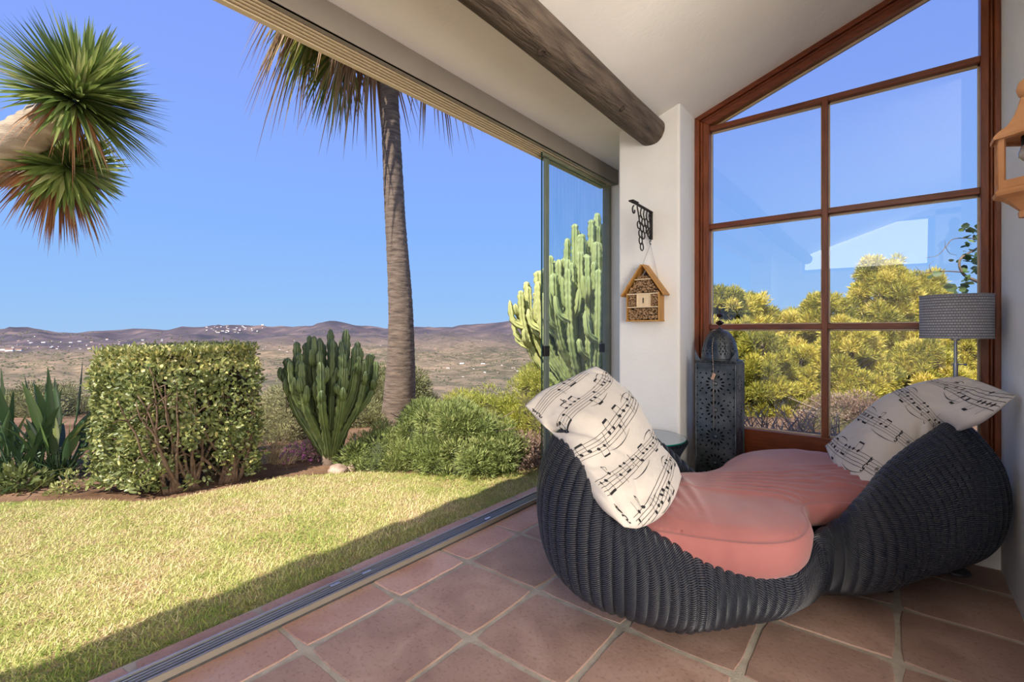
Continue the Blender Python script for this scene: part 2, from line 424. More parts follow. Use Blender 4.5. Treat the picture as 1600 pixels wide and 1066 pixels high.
# ---- sliding glazing over the opening: floor track, head rail, cover box, post
tr = empty('trim_2', (-2.15, 0, 0), kind='structure')
TY0, TY1 = -3.2, 4.12
def lbox(name, x0, x1, z0, z1, m, par, y0=TY0, y1=TY1, **k):
    lx, ly, lz = par.location
    o = MB().box(x0 - lx, x1 - lx, y0 - ly, y1 - ly, z0 - lz, z1 - lz).build(name, m, par, **k); return o
lbox('track_base', -2.192, -2.090, .000, .012, M['alu_dark'], tr)
lbox('track_lip', -2.192, -2.186, .012, .038, M['alu'], tr)
lbox('track_lip', -2.101, -2.090, .012, .038, M['box'], tr)
lbox('guide_rail', -2.1035, -2.1012, .012, .038, M['alu'], tr)
for k in range(4):
    x = -2.168 + k * .0185
    lbox('guide_rail', x - .0016, x + .0016, .012, .032, M['alu'], tr)
for k, y in enumerate((1.25, 1.42, 2.35, 3.1)):
    lbox('track_clip', -2.176 + .0185 * (k % 3), -2.160 + .0185 * (k % 3), .033, .037, M['alu'], tr, y, y + .05)
hd = empty('trim_3', (-2.12, 0, 2.7), kind='structure')
M['darkgap'] = mat('shadow_gap_brown', (.030, .018, .012), None, rough=.6)
lbox('head_plate', -2.215, -2.055, 2.716, 2.738, M['darkgap'], hd)
lbox('outer_fascia', -2.222, -2.190, 2.692, 2.832, M['rail'], hd)
for k in range(4):
    x = -2.169 + k * .0255
    lbox('head_rail', x - .0058, x + .0058, 2.695, 2.717, M['rail'], hd)
lbox('head_lip', -2.075, -2.035, 2.695, 2.725, M['box'], hd, TY0, TY1 - .03)
lbox('cover_box', -2.052, -2.030, 2.695, 2.831, M['box'], hd, TY0, TY1 - .03, bevel=.004, seg=2)
lbox('box_end_cap', -2.20, -2.032, 2.697, 2.830, M['box'], hd, TY1 - .028, TY1)

# end post and glass panes
M['glass'] = glassmat('window_glass', (.97, .985, .985), .9)
M['glass_side'] = glassmat('sliding_glass', (.955, .985, .995), .9, 0, wavy=.12)
M['glass_edge'] = mat('green_glass_edge', (.01, .035, .022), None, rough=.15)
post = empty('trim_4', (-2.15, 4.05, 0), kind='structure')
lbox('post_profile', -2.180, -2.105, .03, 2.70, M['post'], post, 4.085, 4.125, bevel=.004)
def pane(name, x, y0, y1, label, edge=True, profile=False):
    e = empty(name, (x, y0, .035), label=label, cat='glass panel')
    MB().box(-.004, .004, 0, y1 - y0, .0, 2.66).build('glass_sheet', M['glass_side'], e)
    if edge: MB().box(-.005, .005, -.005, .0, 0, 2.665).build('glass_edge', M['glass_edge'], e)
    if profile: MB().box(-.011, .011, -.02, .034, 0, 2.665).build('edge_profile', M['post'], e, bevel=.003)
    MB().box(-.012, .012, 0, y1 - y0, .0, .03).build('bottom_carrier', M['alu'], e)
    MB().box(-.010, .010, 0, y1 - y0, 2.64, 2.665).build('top_carrier', M['post'], e)
    return e
p1 = pane('sliding_glass_panel', -2.1215, 2.995, 4.03, 'frameless sliding glass panel with a dark green edge, nearest the lawn opening')
MB().box(-.016, .016, .01, .085, 1.07, 1.15).build('latch', M['black'], p1, bevel=.003)
MB().box(-.024, -.012, .035, .06, 1.09, 1.13).build('latch_knob', M['alu'], p1, bevel=.003)
MB().box(-.016, .016, .94, 1.0, 1.07, 1.15).build('latch', M['alu_dark'], p1, bevel=.003)
p2 = pane('sliding_glass_panel', -2.1585, 3.10, 4.03, 'sliding glass panel with an olive metal edge profile, second in the stack', False, True)

# ------------------------------------------------------------------ gable window
win = empty('window_1', (-.36, WY, 1.6), kind='structure')
ox, oy, oz = win.location
def wpoly(name, pts, y0, y1, m, **k):
    return MB().prism([(p[0] - ox, p[1] - oz) for p in pts], 'y', y0 - oy, y1 - oy).build(name, m, win, **k)
def zo(x): return 2.917 + .353 * (x + 1.17)
S_ = .353
def offs(x, d): return zo(x) - d * math.sqrt(1 + S_ * S_)
XL, XR, ZB = -1.17, .457, .40
def frame_ring(w0, w1, y0, y1, tagn, bev):
    # stepped moulding between inset w0 and inset w1
    L0, L1, R0, R1 = XL + w0, XL + w1, XR - w0 * .75, XR - w1 * .75
    wpoly('frame_stile', [(L0, ZB), (L1, ZB), (L1, offs(L1, w1)), (L0, offs(L0, w0))], y0, y1, M['wood'], bevel=bev)
    wpoly('frame_stile', [(R1, ZB), (R0, ZB), (R0, offs(R0, w0)), (R1, offs(R1, w1))], y0, y1, M['wood'], bevel=bev)
    wpoly('frame_rafter', [(L0, offs(L0, w0)), (L1, offs(L1, w1)), (R1, offs(R1, w1)), (R0, offs(R0, w0))], y0, y1, M['wood_h'], bevel=bev)
frame_ring(.0, .034, WY - .012, WY + .11, 'a', .004)
frame_ring(.034, .058, WY + .006, WY + .11, 'b', .006)
frame_ring(.058, .104, WY + .0, WY + .11, 'c', .004)
wpoly('bottom_rail', [(XL + .104, ZB), (XR - .078, ZB), (XR - .078, .606), (XL + .104, .606)], WY, WY + .09, M['wood_h'], bevel=.004)
wpoly('sill_moulding', [(XL + .104, ZB), (XR - .078, ZB), (XR - .078, .44), (XL + .104, .44)], WY - .012, WY + .02, M['wood_h'], bevel=.004)
GX0, GX1 = XL + .104, XR - .078
MULX0, MULX1 = -.3625, -.3275
BZ = [(2.800, 2.836), (2.066, 2.103), (1.316, 1.350)]
for z0, z1 in BZ:
    wpoly('glazing_bar', [(GX0, z0), (GX1, z0), (GX1, z1), (GX0, z1)], WY + .012, WY + .06, M['wood_h'], bevel=.003)
wpoly('glazing_bar', [(MULX0, .60), (MULX1, .60), (MULX1, 2.81), (MULX0, 2.81)], WY + .008, WY + .06, M['wood'], bevel=.003)
rows = [(.606, 1.316), (1.350, 2.066), (2.103, 2.800)]
for z0, z1 in rows:
    for x0, x1 in ((GX0, MULX0), (MULX1, GX1)):
        f = wpoly('pane', [(x0, z0), (x1, z0), (x1, z1), (x0, z1)], WY + .045, WY + .049, M['glass'])
        for (a, b_, c, d) in ((x0, x1, z1 - .012, z1), (x0, x0 + .008, z0, z1), (x1 - .008, x1, z0, z1), (x0, x1, z0, z0 + .008)):
            wpoly('glazing_bead', [(a, c), (b_, c), (b_, d), (a, d)], WY + .05, WY + .066, M['bead'])
lx = GX0 + (2.836 - offs(GX0, .104)) / S_ if offs(GX0, .104) < 2.836 else GX0
wpoly('pane', [(lx, 2.836), (GX1, 2.836), (GX1, offs(GX1, .104))], WY + .045, WY + .049, M['glass'])
wpoly('glazing_bead', [(lx, 2.836), (GX1, offs(GX1, .104)), (GX1, offs(GX1, .104) - .012), (lx + .03, 2.836)], WY + .05, WY + .066, M['bead'])

# ------------------------------------------------------------------ log beam
M['log'] = mat('weathered_log', (.045, .030, .022), (.17, .125, .088), 5, .75, bump=.9, bscale=14, stretch=(5, .7, 5), lo=.3, hi=.72, bdist=.02)
nseg, na = 70, 28
V = []; F = []
for i in range(nseg + 1):
    y = -3.9 + (3.40 + 3.9) * i / nseg
    cx = -1.372 + .008 * math.sin(y * 1.3); cz = 2.773 + .006 * math.sin(y * .9 + 1)
    for k in range(na):
        a = 2 * PI * k / na
        r = .103 + .006 * mnoise.noise(Vector((math.cos(a) * 1.5, y * .8, math.sin(a) * 1.5))) + .003 * mnoise.noise(Vector((math.cos(a) * 5, y * 1.5, math.sin(a) * 5)))
        # drying cracks running along the underside
        for (ca, y0, y1, ww) in ((-1.25, .6, 2.1, .10), (-1.9, 1.4, 3.0, .08), (-.7, -1, 1.1, .09)):
            da = (a - (ca + .12 * math.sin(y * 3))) % (2 * PI); da = min(da, 2 * PI - da)
            if y0 < y < y1 and da < ww: r -= .010 * (1 - da / ww)
        V.append((cx + r * math.cos(a), y, cz + r * math.sin(a)))
for i in range(nseg):
    for k in range(na):
        F.append((i * na + k, (i + 1) * na + k, (i + 1) * na + (k + 1) % na, i * na + (k + 1) % na))
F.append(tuple(range(na))); F.append(tuple(nseg * na + k for k in range(na))[::-1])
o = np_mesh('log_beam', V, F, M['log'], None, True)
tag(o, 'thick weathered brown log beam running under the white ceiling', 'beam')
kn = MB()
for (y, a) in ((2.72, -.95), (1.9, -1.3), (1.1, -.6)):
    c = Vector((-1.372 + .100 * math.cos(a), y, 2.773 + .100 * math.sin(a)))
    nn = Vector((math.cos(a), 0, math.sin(a)))
    Mx = Matrix.Translation(c) @ nn.to_track_quat('Z', 'Y').to_matrix().to_4x4()
    kn.lathe([(.024, -.01), (.021, .003), (.013, .004), (.009, .000), (.004, .002)], n=12, M=Mx)
k_ = kn.build('knots', mat('log_knot', (.02, .012, .008), (.07, .045, .03), 60, .8), o, True); k_['label'] = 'dark knots in the log'

# ------------------------------------------------------------------ wicker lounger
def wicker(name, dark, light, rough=.34):
    m, nt, b = newmat(name)
    uv = N_(nt, 'ShaderNodeUVMap'); sp = N_(nt, 'ShaderNodeSeparateXYZ'); nt.links.new(uv.outputs[0], sp.inputs[0])
    # v: strands; every other rib is shifted by half a strand
    fl = N_(nt, 'ShaderNodeMath'); fl.operation = 'FLOOR'; nt.links.new(sp.outputs['X'], fl.inputs[0])
    h = N_(nt, 'ShaderNodeMath'); h.operation = 'MULTIPLY_ADD'; h.inputs[1].default_value = .5; nt.links.new(fl.outputs[0], h.inputs[0]); nt.links.new(sp.outputs['Y'], h.inputs[2])
    m2 = N_(nt, 'ShaderNodeMath'); m2.operation = 'MULTIPLY'; m2.inputs[1].default_value = 2 * PI; nt.links.new(h.outputs[0], m2.inputs[0])
    sn = N_(nt, 'ShaderNodeMath'); sn.operation = 'SINE'; nt.links.new(m2.outputs[0], sn.inputs[0])
    c = ramp(nt, sn.outputs[0], [(.0, dark), (.35, dark), (.8, light)])
    mr = N_(nt, 'ShaderNodeMapRange'); mr.inputs[1].default_value = -1; mr.inputs[2].default_value = 1; nt.links.new(sn.outputs[0], mr.inputs[0])
    cr = ramp(nt, mr.outputs[0], [(.28, dark), (.72, light)])
    nz = N_(nt, 'ShaderNodeTexNoise'); nz.inputs['Scale'].default_value = 9; nt.links.new(uv.outputs[0], nz.inputs['Vector'])
    hs = N_(nt, 'ShaderNodeHueSaturation'); mv = N_(nt, 'ShaderNodeMapRange'); mv.inputs[3].default_value = .6; mv.inputs[4].default_value = 1.4
    nt.links.new(nz.outputs[0], mv.inputs[0]); nt.links.new(mv.outputs[0], hs.inputs['Value']); nt.links.new(cr, hs.inputs['Color'])
    nt.links.new(hs.outputs[0], b.inputs['Base Color'])
    bp = N_(nt, 'ShaderNodeBump'); bp.inputs['Strength'].default_value = .9; bp.inputs['Distance'].default_value = .006
    nt.links.new(mr.outputs[0], bp.inputs['Height']); nt.links.new(bp.outputs[0], b.inputs['Normal'])
    b.inputs['Roughness'].default_value = rough; b.inputs['Specular IOR Level'].default_value = .55
    return m
M['wicker'] = wicker('blue_black_wicker', (.0015, .002, .003), (.045, .053, .078))

LC = np.array([-.49, 2.62])
rimpts = np.array([   # x, y, rim height, outward bulge, base inset
    (-.262, 2.450, .335, .02, .16), (-.300, 2.210, .32, .02, .44), (-.420, 2.070, .325, .03, .38), (-.600, 1.955, .375, .06, .13),
    (-.765, 1.815, .485, .08, .24), (-.880, 1.755, .585, .085, .36), (-1.02, 1.735, .705, .10, .42), (-1.15, 1.79, .80, .11, .44),
    (-1.245, 1.93, .855, .115, .34), (-1.25, 2.12, .86, .115, .34), (-1.20, 2.34, .80, .14, .28), (-1.10, 2.52, .73, .14, .15),
    (-.98, 2.66, .60, .10, .12), (-.86, 2.76, .46, .06, .10), (-.79, 2.90, .36, .04, .10), (-.78, 3.10, .32, .05, .12), (-.70, 3.30, .32, .05, .12),
    (-.52, 3.46, .36, .05, .12), (-.28, 3.54, .44, .05, .13), (-.04, 3.555, .58, .06, .15), (.12, 3.53, .72, .08, .16),
    (.235, 3.45, .80, .11, .18), (.275, 3.32, .835, .165, .24), (.240, 3.18, .83, .18, .24), (.12, 3.01, .745, .18, .24), (.02, 2.84, .66, .15, .30),
    (-.06, 2.67, .56, .11, .30), (-.14, 2.575, .48, .07, .28), (-.225, 2.55, .385, .03, .20)])
NR = 132; SUB = 8
dense = catmull(rimpts, 1600)
loop = resample_closed(dense, NR * SUB)
n_ = len(loop)
xy = loop[:, :2]
tg = np.roll(xy, -6, 0) - np.roll(xy, 6, 0)
nm = np.stack([tg[:, 1], -tg[:, 0]], 1); nm /= np.linalg.norm(nm, axis=1, keepdims=True)
area_s = .5 * np.sum(xy[:, 0] * np.roll(xy[:, 1], -1) - np.roll(xy[:, 0], -1) * xy[:, 1])
if area_s < 0: nm = -nm
ker = np.hanning(41); ker /= ker.sum()
nm = np.stack([np.convolve(np.r_[nm[-20:, k], nm[:, k], nm[:20, k]], ker, 'valid') for k in (0, 1)], 1)
nm /= np.linalg.norm(nm, axis=1, keepdims=True)
zr, bo, bi = loop[:, 2], loop[:, 3], loop[:, 4]
# section control points: (offset outward, height)
lf = .45 + .55 * np.clip((.62 - zr) / .22, 0, 1)
ctl = [(-bi, .014 + 0 * zr), (-bi * .76, .026 + 0 * zr), (bo * .30 - bi * (.16 + .32 * lf), zr * .14 + .018), (bo * .80 - bi * .24 * lf, zr * .30), (bo - bi * .08 * lf, zr * .52), (bo * .82, zr * .76), (bo * .34, zr * .93),
       (0 * zr, zr + 0.0), (-.030 + 0 * zr, zr + .014), (-.055 + 0 * zr, zr - .006), (-.070 + 0 * zr, zr - .06),
       (-.085 - .10 * np.clip(zr - .3, 0, 1), np.maximum(.24, zr * .55)), (-.11 - .16 * np.clip(zr - .3, 0, 1), .235 + 0 * zr)]
NVS = 130
sec = np.array([[c[0], c[1]] for c in ctl])            # (k,2,n)
tt = np.linspace(0, len(ctl) - 1, NVS)
rows = []
for t in tt:
    i = min(int(t), len(ctl) - 2); f = t - i
    a, b_, c, d = sec[max(i - 1, 0)], sec[i], sec[i + 1], sec[min(i + 2, len(ctl) - 1)]
    rows.append(.5 * ((2 * b_) + (-a + c) * f + (2 * a - 5 * b_ + 4 * c - d) * f * f + (-a + 3 * b_ - 3 * c + d) * f ** 3))
rows = np.array(rows)                                   # (NVS,2,n)
# resample each column by arc length
phase = (np.arange(n_) % SUB) / SUB
rib = .013 * np.sqrt(np.clip(np.sin(PI * phase), 0, 1)) - .004
V = np.zeros((NVS, n_, 3)); UV = np.zeros((NVS, n_, 2))
tv = np.gradient(rows, axis=0); ln = np.linalg.norm(tv, axis=1); on = np.stack([tv[:, 1], -tv[:, 0]], 1) / np.maximum(ln, 1e-6)[:, None]
alen = np.cumsum(ln, 0)
R_ = rows + on * rib[None, None, :]
V[:, :, 0] = xy[None, :, 0] + nm[None, :, 0] * R_[:, 0]
V[:, :, 1] = xy[None, :, 1] + nm[None, :, 1] * R_[:, 0]
V[:, :, 2] = np.maximum(R_[:, 1], .008)
UV[:, :, 0] = (np.arange(n_) / SUB)[None]; UV[:, :, 1] = alen / .0088
ii, jj = np.meshgrid(np.arange(NVS - 1), np.arange(n_), indexing='ij')
a_ = ii * n_ + jj; b2 = ii * n_ + (jj + 1) % n_
Fq = np.stack([a_, b2, b2 + n_, a_ + n_], -1).reshape(-1, 4)
if area_s < 0: Fq = Fq[:, ::-1]
lounger = empty('wicker_lounger', (-.49, 2.62, 0), label='blue-black woven wicker double lounger shaped like two joined nests on the terracotta floor', cat='lounger')
off = np.array([-.49, 2.62, 0])
np_mesh('woven_shell', V.reshape(-1, 3) - off, Fq, M['wicker'], lounger, True, uv=UV.reshape(-1, 2))
# seat deck inside and underside
dk = V[-1][::SUB]; un = V[0][::SUB]
def flat_cap(name, ring, z, m, par):
    me = bpy.data.meshes.new(name); bm = bmesh.new()
    vs = [bm.verts.new((p[0] - off[0], p[1] - off[1], z)) for p in ring]
    f = bm.faces.new(vs); bmesh.ops.triangulate(bm, faces=[f]); bm.to_mesh(me); bm.free()
    return link(name, me, m, par)
flat_cap('seat_deck', dk, .238, M['wicker'], lounger)
flat_cap('underside', un, .016, M['wicker'], lounger)
for x, y in ((-.68, 2.16), (-.02, 3.02), (-1.0, 2.1), (.05, 3.3), (-.55, 3.2), (-.9, 2.4)):
    MB().lathe([(.020, .0), (.022, .004), (.016, .016)], c=(x - off[0], y - off[1], 0), n=14).build('glide_foot', M['black'], lounger, True, autos=40)

# ------------------------------------------------------------------ seat cushion
def fabric(name, c1, c2, scale=2.5, wr=.35, bumpd=.01, sheen=.3, stretch=(1, 1, 1), weave=420):
    m, nt, b = newmat(name)
    tcn = N_(nt, 'ShaderNodeTexCoord'); mp = N_(nt, 'ShaderNodeMapping'); mp.inputs['Scale'].default_value = stretch
    nt.links.new(tcn.outputs['Object'], mp.inputs[0])
    n = N_(nt, 'ShaderNodeTexNoise'); n.inputs['Scale'].default_value = scale; n.inputs['Detail'].default_value = 3; nt.links.new(mp.outputs[0], n.inputs['Vector'])
    nt.links.new(ramp(nt, n.outputs[0], [(.3, c1), (.7, c2)]), b.inputs['Base Color'])
    n2 = N_(nt, 'ShaderNodeTexNoise'); n2.inputs['Scale'].default_value = scale * 3; n2.inputs['Detail'].default_value = 2; n2.inputs['Distortion'].default_value = 1.2; nt.links.new(mp.outputs[0], n2.inputs['Vector'])
    n4 = N_(nt, 'ShaderNodeTexNoise'); n4.inputs['Scale'].default_value = weave; nt.links.new(tcn.outputs['Object'], n4.inputs['Vector'])
    b1 = N_(nt, 'ShaderNodeBump'); b1.inputs['Strength'].default_value = wr; b1.inputs['Distance'].default_value = bumpd; nt.links.new(n2.outputs[0], b1.inputs['Height'])
    b2_ = N_(nt, 'ShaderNodeBump'); b2_.inputs['Strength'].default_value = .15; b2_.inputs['Distance'].default_value = .001; nt.links.new(n4.outputs[0], b2_.inputs['Height']); nt.links.new(b1.outputs[0], b2_.inputs['Normal'])
    nt.links.new(b2_.outputs[0], b.inputs['Normal'])
    b.inputs['Roughness'].default_value = .85; b.inputs['Sheen Weight'].default_value = sheen; b.inputs['Specular IOR Level'].default_value = .25
    return m
M['pink'] = fabric('coral_pink_cotton', (.285, .098, .090), (.34, .128, .118), 2.2, .25)
M['pillow'] = fabric('cream_cotton', (.52, .475, .42), (.60, .55, .49), 3, .3)
cpts = np.array([  # x, y, top height, lower edge height
    (-1.04, 1.99, .50, .34), (-.87, 1.845, .485, .36), (-.70, 1.905, .475, .34), (-.53, 1.985, .465, .325), (-.385, 2.065, .465, .315),
    (-.285, 2.185, .47, .325), (-.262, 2.34, .485, .345), (-.300, 2.475, .495, .37), (-.300, 2.575, .495, .38), (-.225, 2.66, .495, .38), (-.10, 2.74, .50, .40),
    (.02, 2.88, .51, .42), (.10, 3.08, .52, .42), (.12, 3.27, .53, .42), (.04, 3.42, .54, .42), (-.15, 3.485, .55, .42), (-.38, 3.49, .55, .42), (-.60, 3.41, .545, .40),
    (-.745, 3.26, .53, .38), (-.785, 3.06, .52, .38), (-.79, 2.88, .515, .38), (-.84, 2.73, .515, .38), (-.93, 2.62, .52, .38), (-1.05, 2.42, .53, .38), (-1.13, 2.2, .52, .36)])
cl = resample_closed(catmull(cpts, 1200), 360, 2)
c2 = cl[:, :2]; t_ = np.roll(c2, -3, 0) - np.roll(c2, 3, 0); cn = np.stack([t_[:, 1], -t_[:, 0]], 1); cn /= np.linalg.norm(cn, axis=1, keepdims=True)
if .5 * np.sum(c2[:, 0] * np.roll(c2[:, 1], -1) - np.roll(c2[:, 0], -1) * c2[:, 1]) < 0: cn = -cn
spine = catmull([(-.90, 2.08), (-.72, 2.20), (-.58, 2.38), (-.55, 2.62), (-.52, 2.85), (-.38, 3.05), (-.18, 3.18)], 400, False)
# smooth projection of every outline point on the spine
D2 = ((c2[:, None] - spine[None]) ** 2).sum(-1); S2 = spine[D2.argmin(1)]
def wrinkle(x, y):
    z = 0
    # fan of stretch folds crossing the waist, and soft dents
    for k in range(7):
        a = .42 + .05 * k; px = (x + .52) * math.cos(a) + (y - 2.62) * math.sin(a); q = -(x + .52) * math.sin(a) + (y - 2.62) * math.cos(a)
        z += .0035 * math.exp(-(px / .42) ** 2) * math.exp(-((q - (.05 * k - .14)) / .017) ** 2)
    # folds radiating from the right nest back to the pillow
    for k in range(6):
        a = .1 + .1 * k; px = (x + .1) * math.cos(a) + (y - 3.05) * math.sin(a); q = -(x + .1) * math.sin(a) + (y - 3.05) * math.cos(a)
        z += .004 * math.exp(-(px / .3) ** 2) * math.exp(-((q - (.07 * k - .2)) / .02) ** 2)
    for k in range(5):
        a = -.5 - .13 * k; px = (x + .85) * math.cos(a) + (y - 2.15) * math.sin(a); q = -(x + .85) * math.sin(a) + (y - 2.15) * math.cos(a)
        z += .0035 * math.exp(-(px / .28) ** 2) * math.exp(-((q - (.06 * k - .08)) / .02) ** 2)
    z *= 2.5; z += .012 * mnoise.noise(Vector((x * 3.1, y * 3.1, 2.))) + .0045 * mnoise.noise(Vector((x * 11, y * 7, 5.)))
    return z
rowsC = []
zt, zb = cl[:, 2], cl[:, 3]; zm = (zt + zb) / 2
def ringC(o, z): return np.concatenate([c2 + cn * (o[:, None] if hasattr(o, '__len__') else o), z[:, None]], 1)
z1 = zt * 0
for sft in (.86, .5, .2): rowsC.append(np.concatenate([c2 * (1 - sft) + S2 * sft, (zb - .012 + z1)[:, None]], 1))
rowsC.append(ringC(-.045, zb - .010)); rowsC.append(ringC(-.02, zb)); rowsC.append(ringC(-.007, zb + .018))
pz = np.array([.0042 * mnoise.noise(Vector((i * .12, 3, 0))) + .002 * math.sin(i * .9) * (mnoise.noise(Vector((i * .05, 9, 0))) > 0) for i in range(len(c2))])
rowsC.append(ringC(.000 + pz, zb * .6 + zt * .4)); rowsC.append(ringC(.004 + pz, zb * .3 + zt * .7)); rowsC.append(ringC(-.004 + pz * .5, zt - .016))
rowsC.append(ringC(-.010, zt - .0065)); rowsC.append(ringC(-.0135, zt - .004)); rowsC.append(ringC(-.017, zt - .0055)); rowsC.append(ringC(-.028, zt + .000))
Vc = np.array(rowsC); nR, nC = Vc.shape[:2]
ii, jj = np.meshgrid(np.arange(nR - 1), np.arange(nC), indexing='ij'); a_ = ii * nC + jj; b2 = ii * nC + (jj + 1) % nC
Fc = [tuple(int(v) for v in q) for q in np.stack([a_, b2, b2 + nC, a_ + nC], -1).reshape(-1, 4)]
from mathutils.geometry import delaunay_2d_cdt
inner = c2 - cn * .028
gx, gy = np.meshgrid(np.arange(-1.2, .2, .0105), np.arange(1.8, 3.55, .0105)); gp = np.stack([gx.ravel(), gy.ravel()], 1) + RNG.uniform(-.002, .002, (gx.size, 2))
def in_poly(pts, pg):
    c = np.zeros(len(pts), bool); j = len(pg) - 1
    for i in range(len(pg)):
        t = ((pg[i, 1] > pts[:, 1]) != (pg[j, 1] > pts[:, 1])) & (pts[:, 0] < (pg[j, 0] - pg[i, 0]) * (pts[:, 1] - pg[i, 1]) / (pg[j, 1] - pg[i, 1] + 1e-12) + pg[i, 0]); c ^= t; j = i
    return c
gp = gp[in_poly(gp, inner)]; dB = np.sqrt(((gp[:, None] - inner[None, ::2]) ** 2).sum(-1)); gp = gp[dB.min(1) > .009]; dB = dB[dB.min(1) > .009]
wB = 1 / (dB ** 2 + 1e-4); zB = (wB * zt[None, ::2]).sum(1) / wB.sum(1); dm = dB.min(1)
zI = zB + .034 * (1 - np.exp(-dm / .06)) + np.array([wrinkle(x_, y_) for x_, y_ in gp]) * 1.25 * np.clip(dm / .05, 0, 1)
res = delaunay_2d_cdt([Vector(p) for p in inner] + [Vector(p) for p in gp], [], [list(range(nC))], 1, 1e-6)
b0_ = (nR - 1) * nC; base_n = nR * nC
def vid(i): return b0_ + i if i < nC else base_n + i - nC
vmap = [vid(res[3][i][0]) if res[3][i] else None for i in range(len(res[0]))]
Fc += [tuple(vmap[i] for i in f) for f in res[2]]
Vall = np.concatenate([Vc.reshape(-1, 3), np.concatenate([gp, zI[:, None]], 1)])
o = np_mesh('seat_cushion', Vall, Fc, M['pink'], None, True)
bm = bmesh.new(); bm.from_mesh(o.data); bmesh.ops.recalc_face_normals(bm, faces=bm.faces); bm.to_mesh(o.data); bm.free()
tag(o, 'coral pink figure-eight seat cushion lying in the wicker lounger', 'cushion')

# ------------------------------------------------------------------ music pillows
A_ = math.radians(38.95)
def w3(px, py, d):
    s = (px - 800) / 736 * d; v = (518 - py) / 736 * d
    return (-math.sin(A_) * d + math.cos(A_) * s, math.cos(A_) * d + math.sin(A_) * s, 1.3 + v)
def cr1(P, t):
    m = len(P); t = max(0., min(m - 1 - 1e-6, t)); i = int(t); f = t - i
    b_, c = P[i], P[i + 1]; a = P[i - 1] if i > 0 else 2 * b_ - c; d = P[i + 2] if i + 2 < m else 2 * c - b_
    return .5 * ((2 * b_) + (-a + c) * f + (2 * a - 5 * b_ + 4 * c - d) * f * f + (-a + 3 * b_ - 3 * c + d) * f ** 3)
class Surf:
    def __init__(s, G, rows, thick, wr_seed, pinches=()):
        s.G = np.array(G); s.rows = rows; s.th = thick; s.seed = wr_seed; s.p = pinches
    def raw(s, u, v):
        rp_ = np.interp(v, s.rows, range(len(s.rows)))
        cols = np.array([cr1(s.G[:, j], rp_) for j in range(s.G.shape[1])])
        return cr1(cols, u * (s.G.shape[1] - 1))
    def grid(s, n):
        s.n = n; g = np.array([[s.raw(u, v) for u in np.linspace(0, 1, n)] for v in np.linspace(0, 1, n)])
        du = np.gradient(g, axis=1); dv = np.gradient(g, axis=0); N = nrm(np.cross(du, dv))
        cdir = nrm(np.array([0, 0, 1.3]) - g)
        sg = np.sign((N * cdir).sum(-1).mean()); N = N * sg
        uu, vv = np.meshgrid(np.linspace(0, 1, n), np.linspace(0, 1, n))
        puff = (np.clip(16 * uu * (1 - uu) * vv * (1 - vv), 0, 1)) ** .55
        wz = np.zeros((n, n))
        for i in range(n):
            for j in range(n):
                u, v = uu[i, j], vv[i, j]; e_ = min(u, v, 1 - u, 1 - v)
                k = math.exp(-e_ / .10)
                wz[i, j] = .010 * mnoise.noise(Vector((u * 3 + s.seed, v * 3, 0))) + k * .010 * mnoise.noise(Vector((u * 15 + s.seed, v * 15, 3))) + .004 * mnoise.noise(Vector((u * 9, v * 9 + s.seed, 6)))
                for (pu, pv, au, av, dep, wd, ln_) in s.p:
                    x_ = (u - pu) * au + (v - pv) * av; y_ = -(u - pu) * av + (v - pv) * au
                    wz[i, j] -= dep * math.exp(-(y_ / wd) ** 2) * math.exp(-(x_ / ln_) ** 2)
        wz *= np.clip(puff * 2.5, 0, 1)
        s.front = g + N * (puff * s.th * .38 + wz)[..., None]
        s.back = g - N * (puff * s.th * .62)[..., None] 
        s.N = N
        return s
    def at(s, u, v, lift=.0012):
        n = s.n; x = min(max(u, 0), 1) * (n - 1); y = min(max(v, 0), 1) * (n - 1); i = min(int(y), n - 2); j = min(int(x), n - 2); fy, fx = y - i, x - j
        f = lambda A: (A[i, j] * (1 - fx) + A[i, j + 1] * fx) * (1 - fy) + (A[i + 1, j] * (1 - fx) + A[i + 1, j + 1] * fx) * fy
        return f(s.front) + f(s.N) * lift
    def mesh(s, par, off_):
        n = s.n; V = np.concatenate([s.front.reshape(-1, 3), s.back.reshape(-1, 3)]) - off_
        ii, jj = np.meshgrid(np.arange(n - 1), np.arange(n - 1), indexing='ij'); a = ii * n + jj
        Ff = np.stack([a, a + 1, a + n + 1, a + n], -1).reshape(-1, 4); Fb = Ff[:, ::-1] + n * n
        e = []
        for k in range(n - 1):
            for (p, q) in ((k, k + 1), ((n - 1) * n + k + 1, (n - 1) * n + k), ((k + 1) * n, k * n), (k * n + n - 1, (k + 1) * n + n - 1)):
                e.append((q, p, p + n * n, q + n * n))
        F = np.concatenate([Ff, Fb, np.array(e)])
        o = np_mesh('cover', V, F, M['pillow'], par, True)
        me = o.data; bm = bmesh.new(); bm.from_mesh(me); bmesh.ops.remove_doubles(bm, verts=bm.verts, dist=.0004); bmesh.ops.recalc_face_normals(bm, faces=bm.faces); bm.to_mesh(me); bm.free()
        me.polygons.foreach_set('use_smooth', [True] * len(me.polygons)); return o

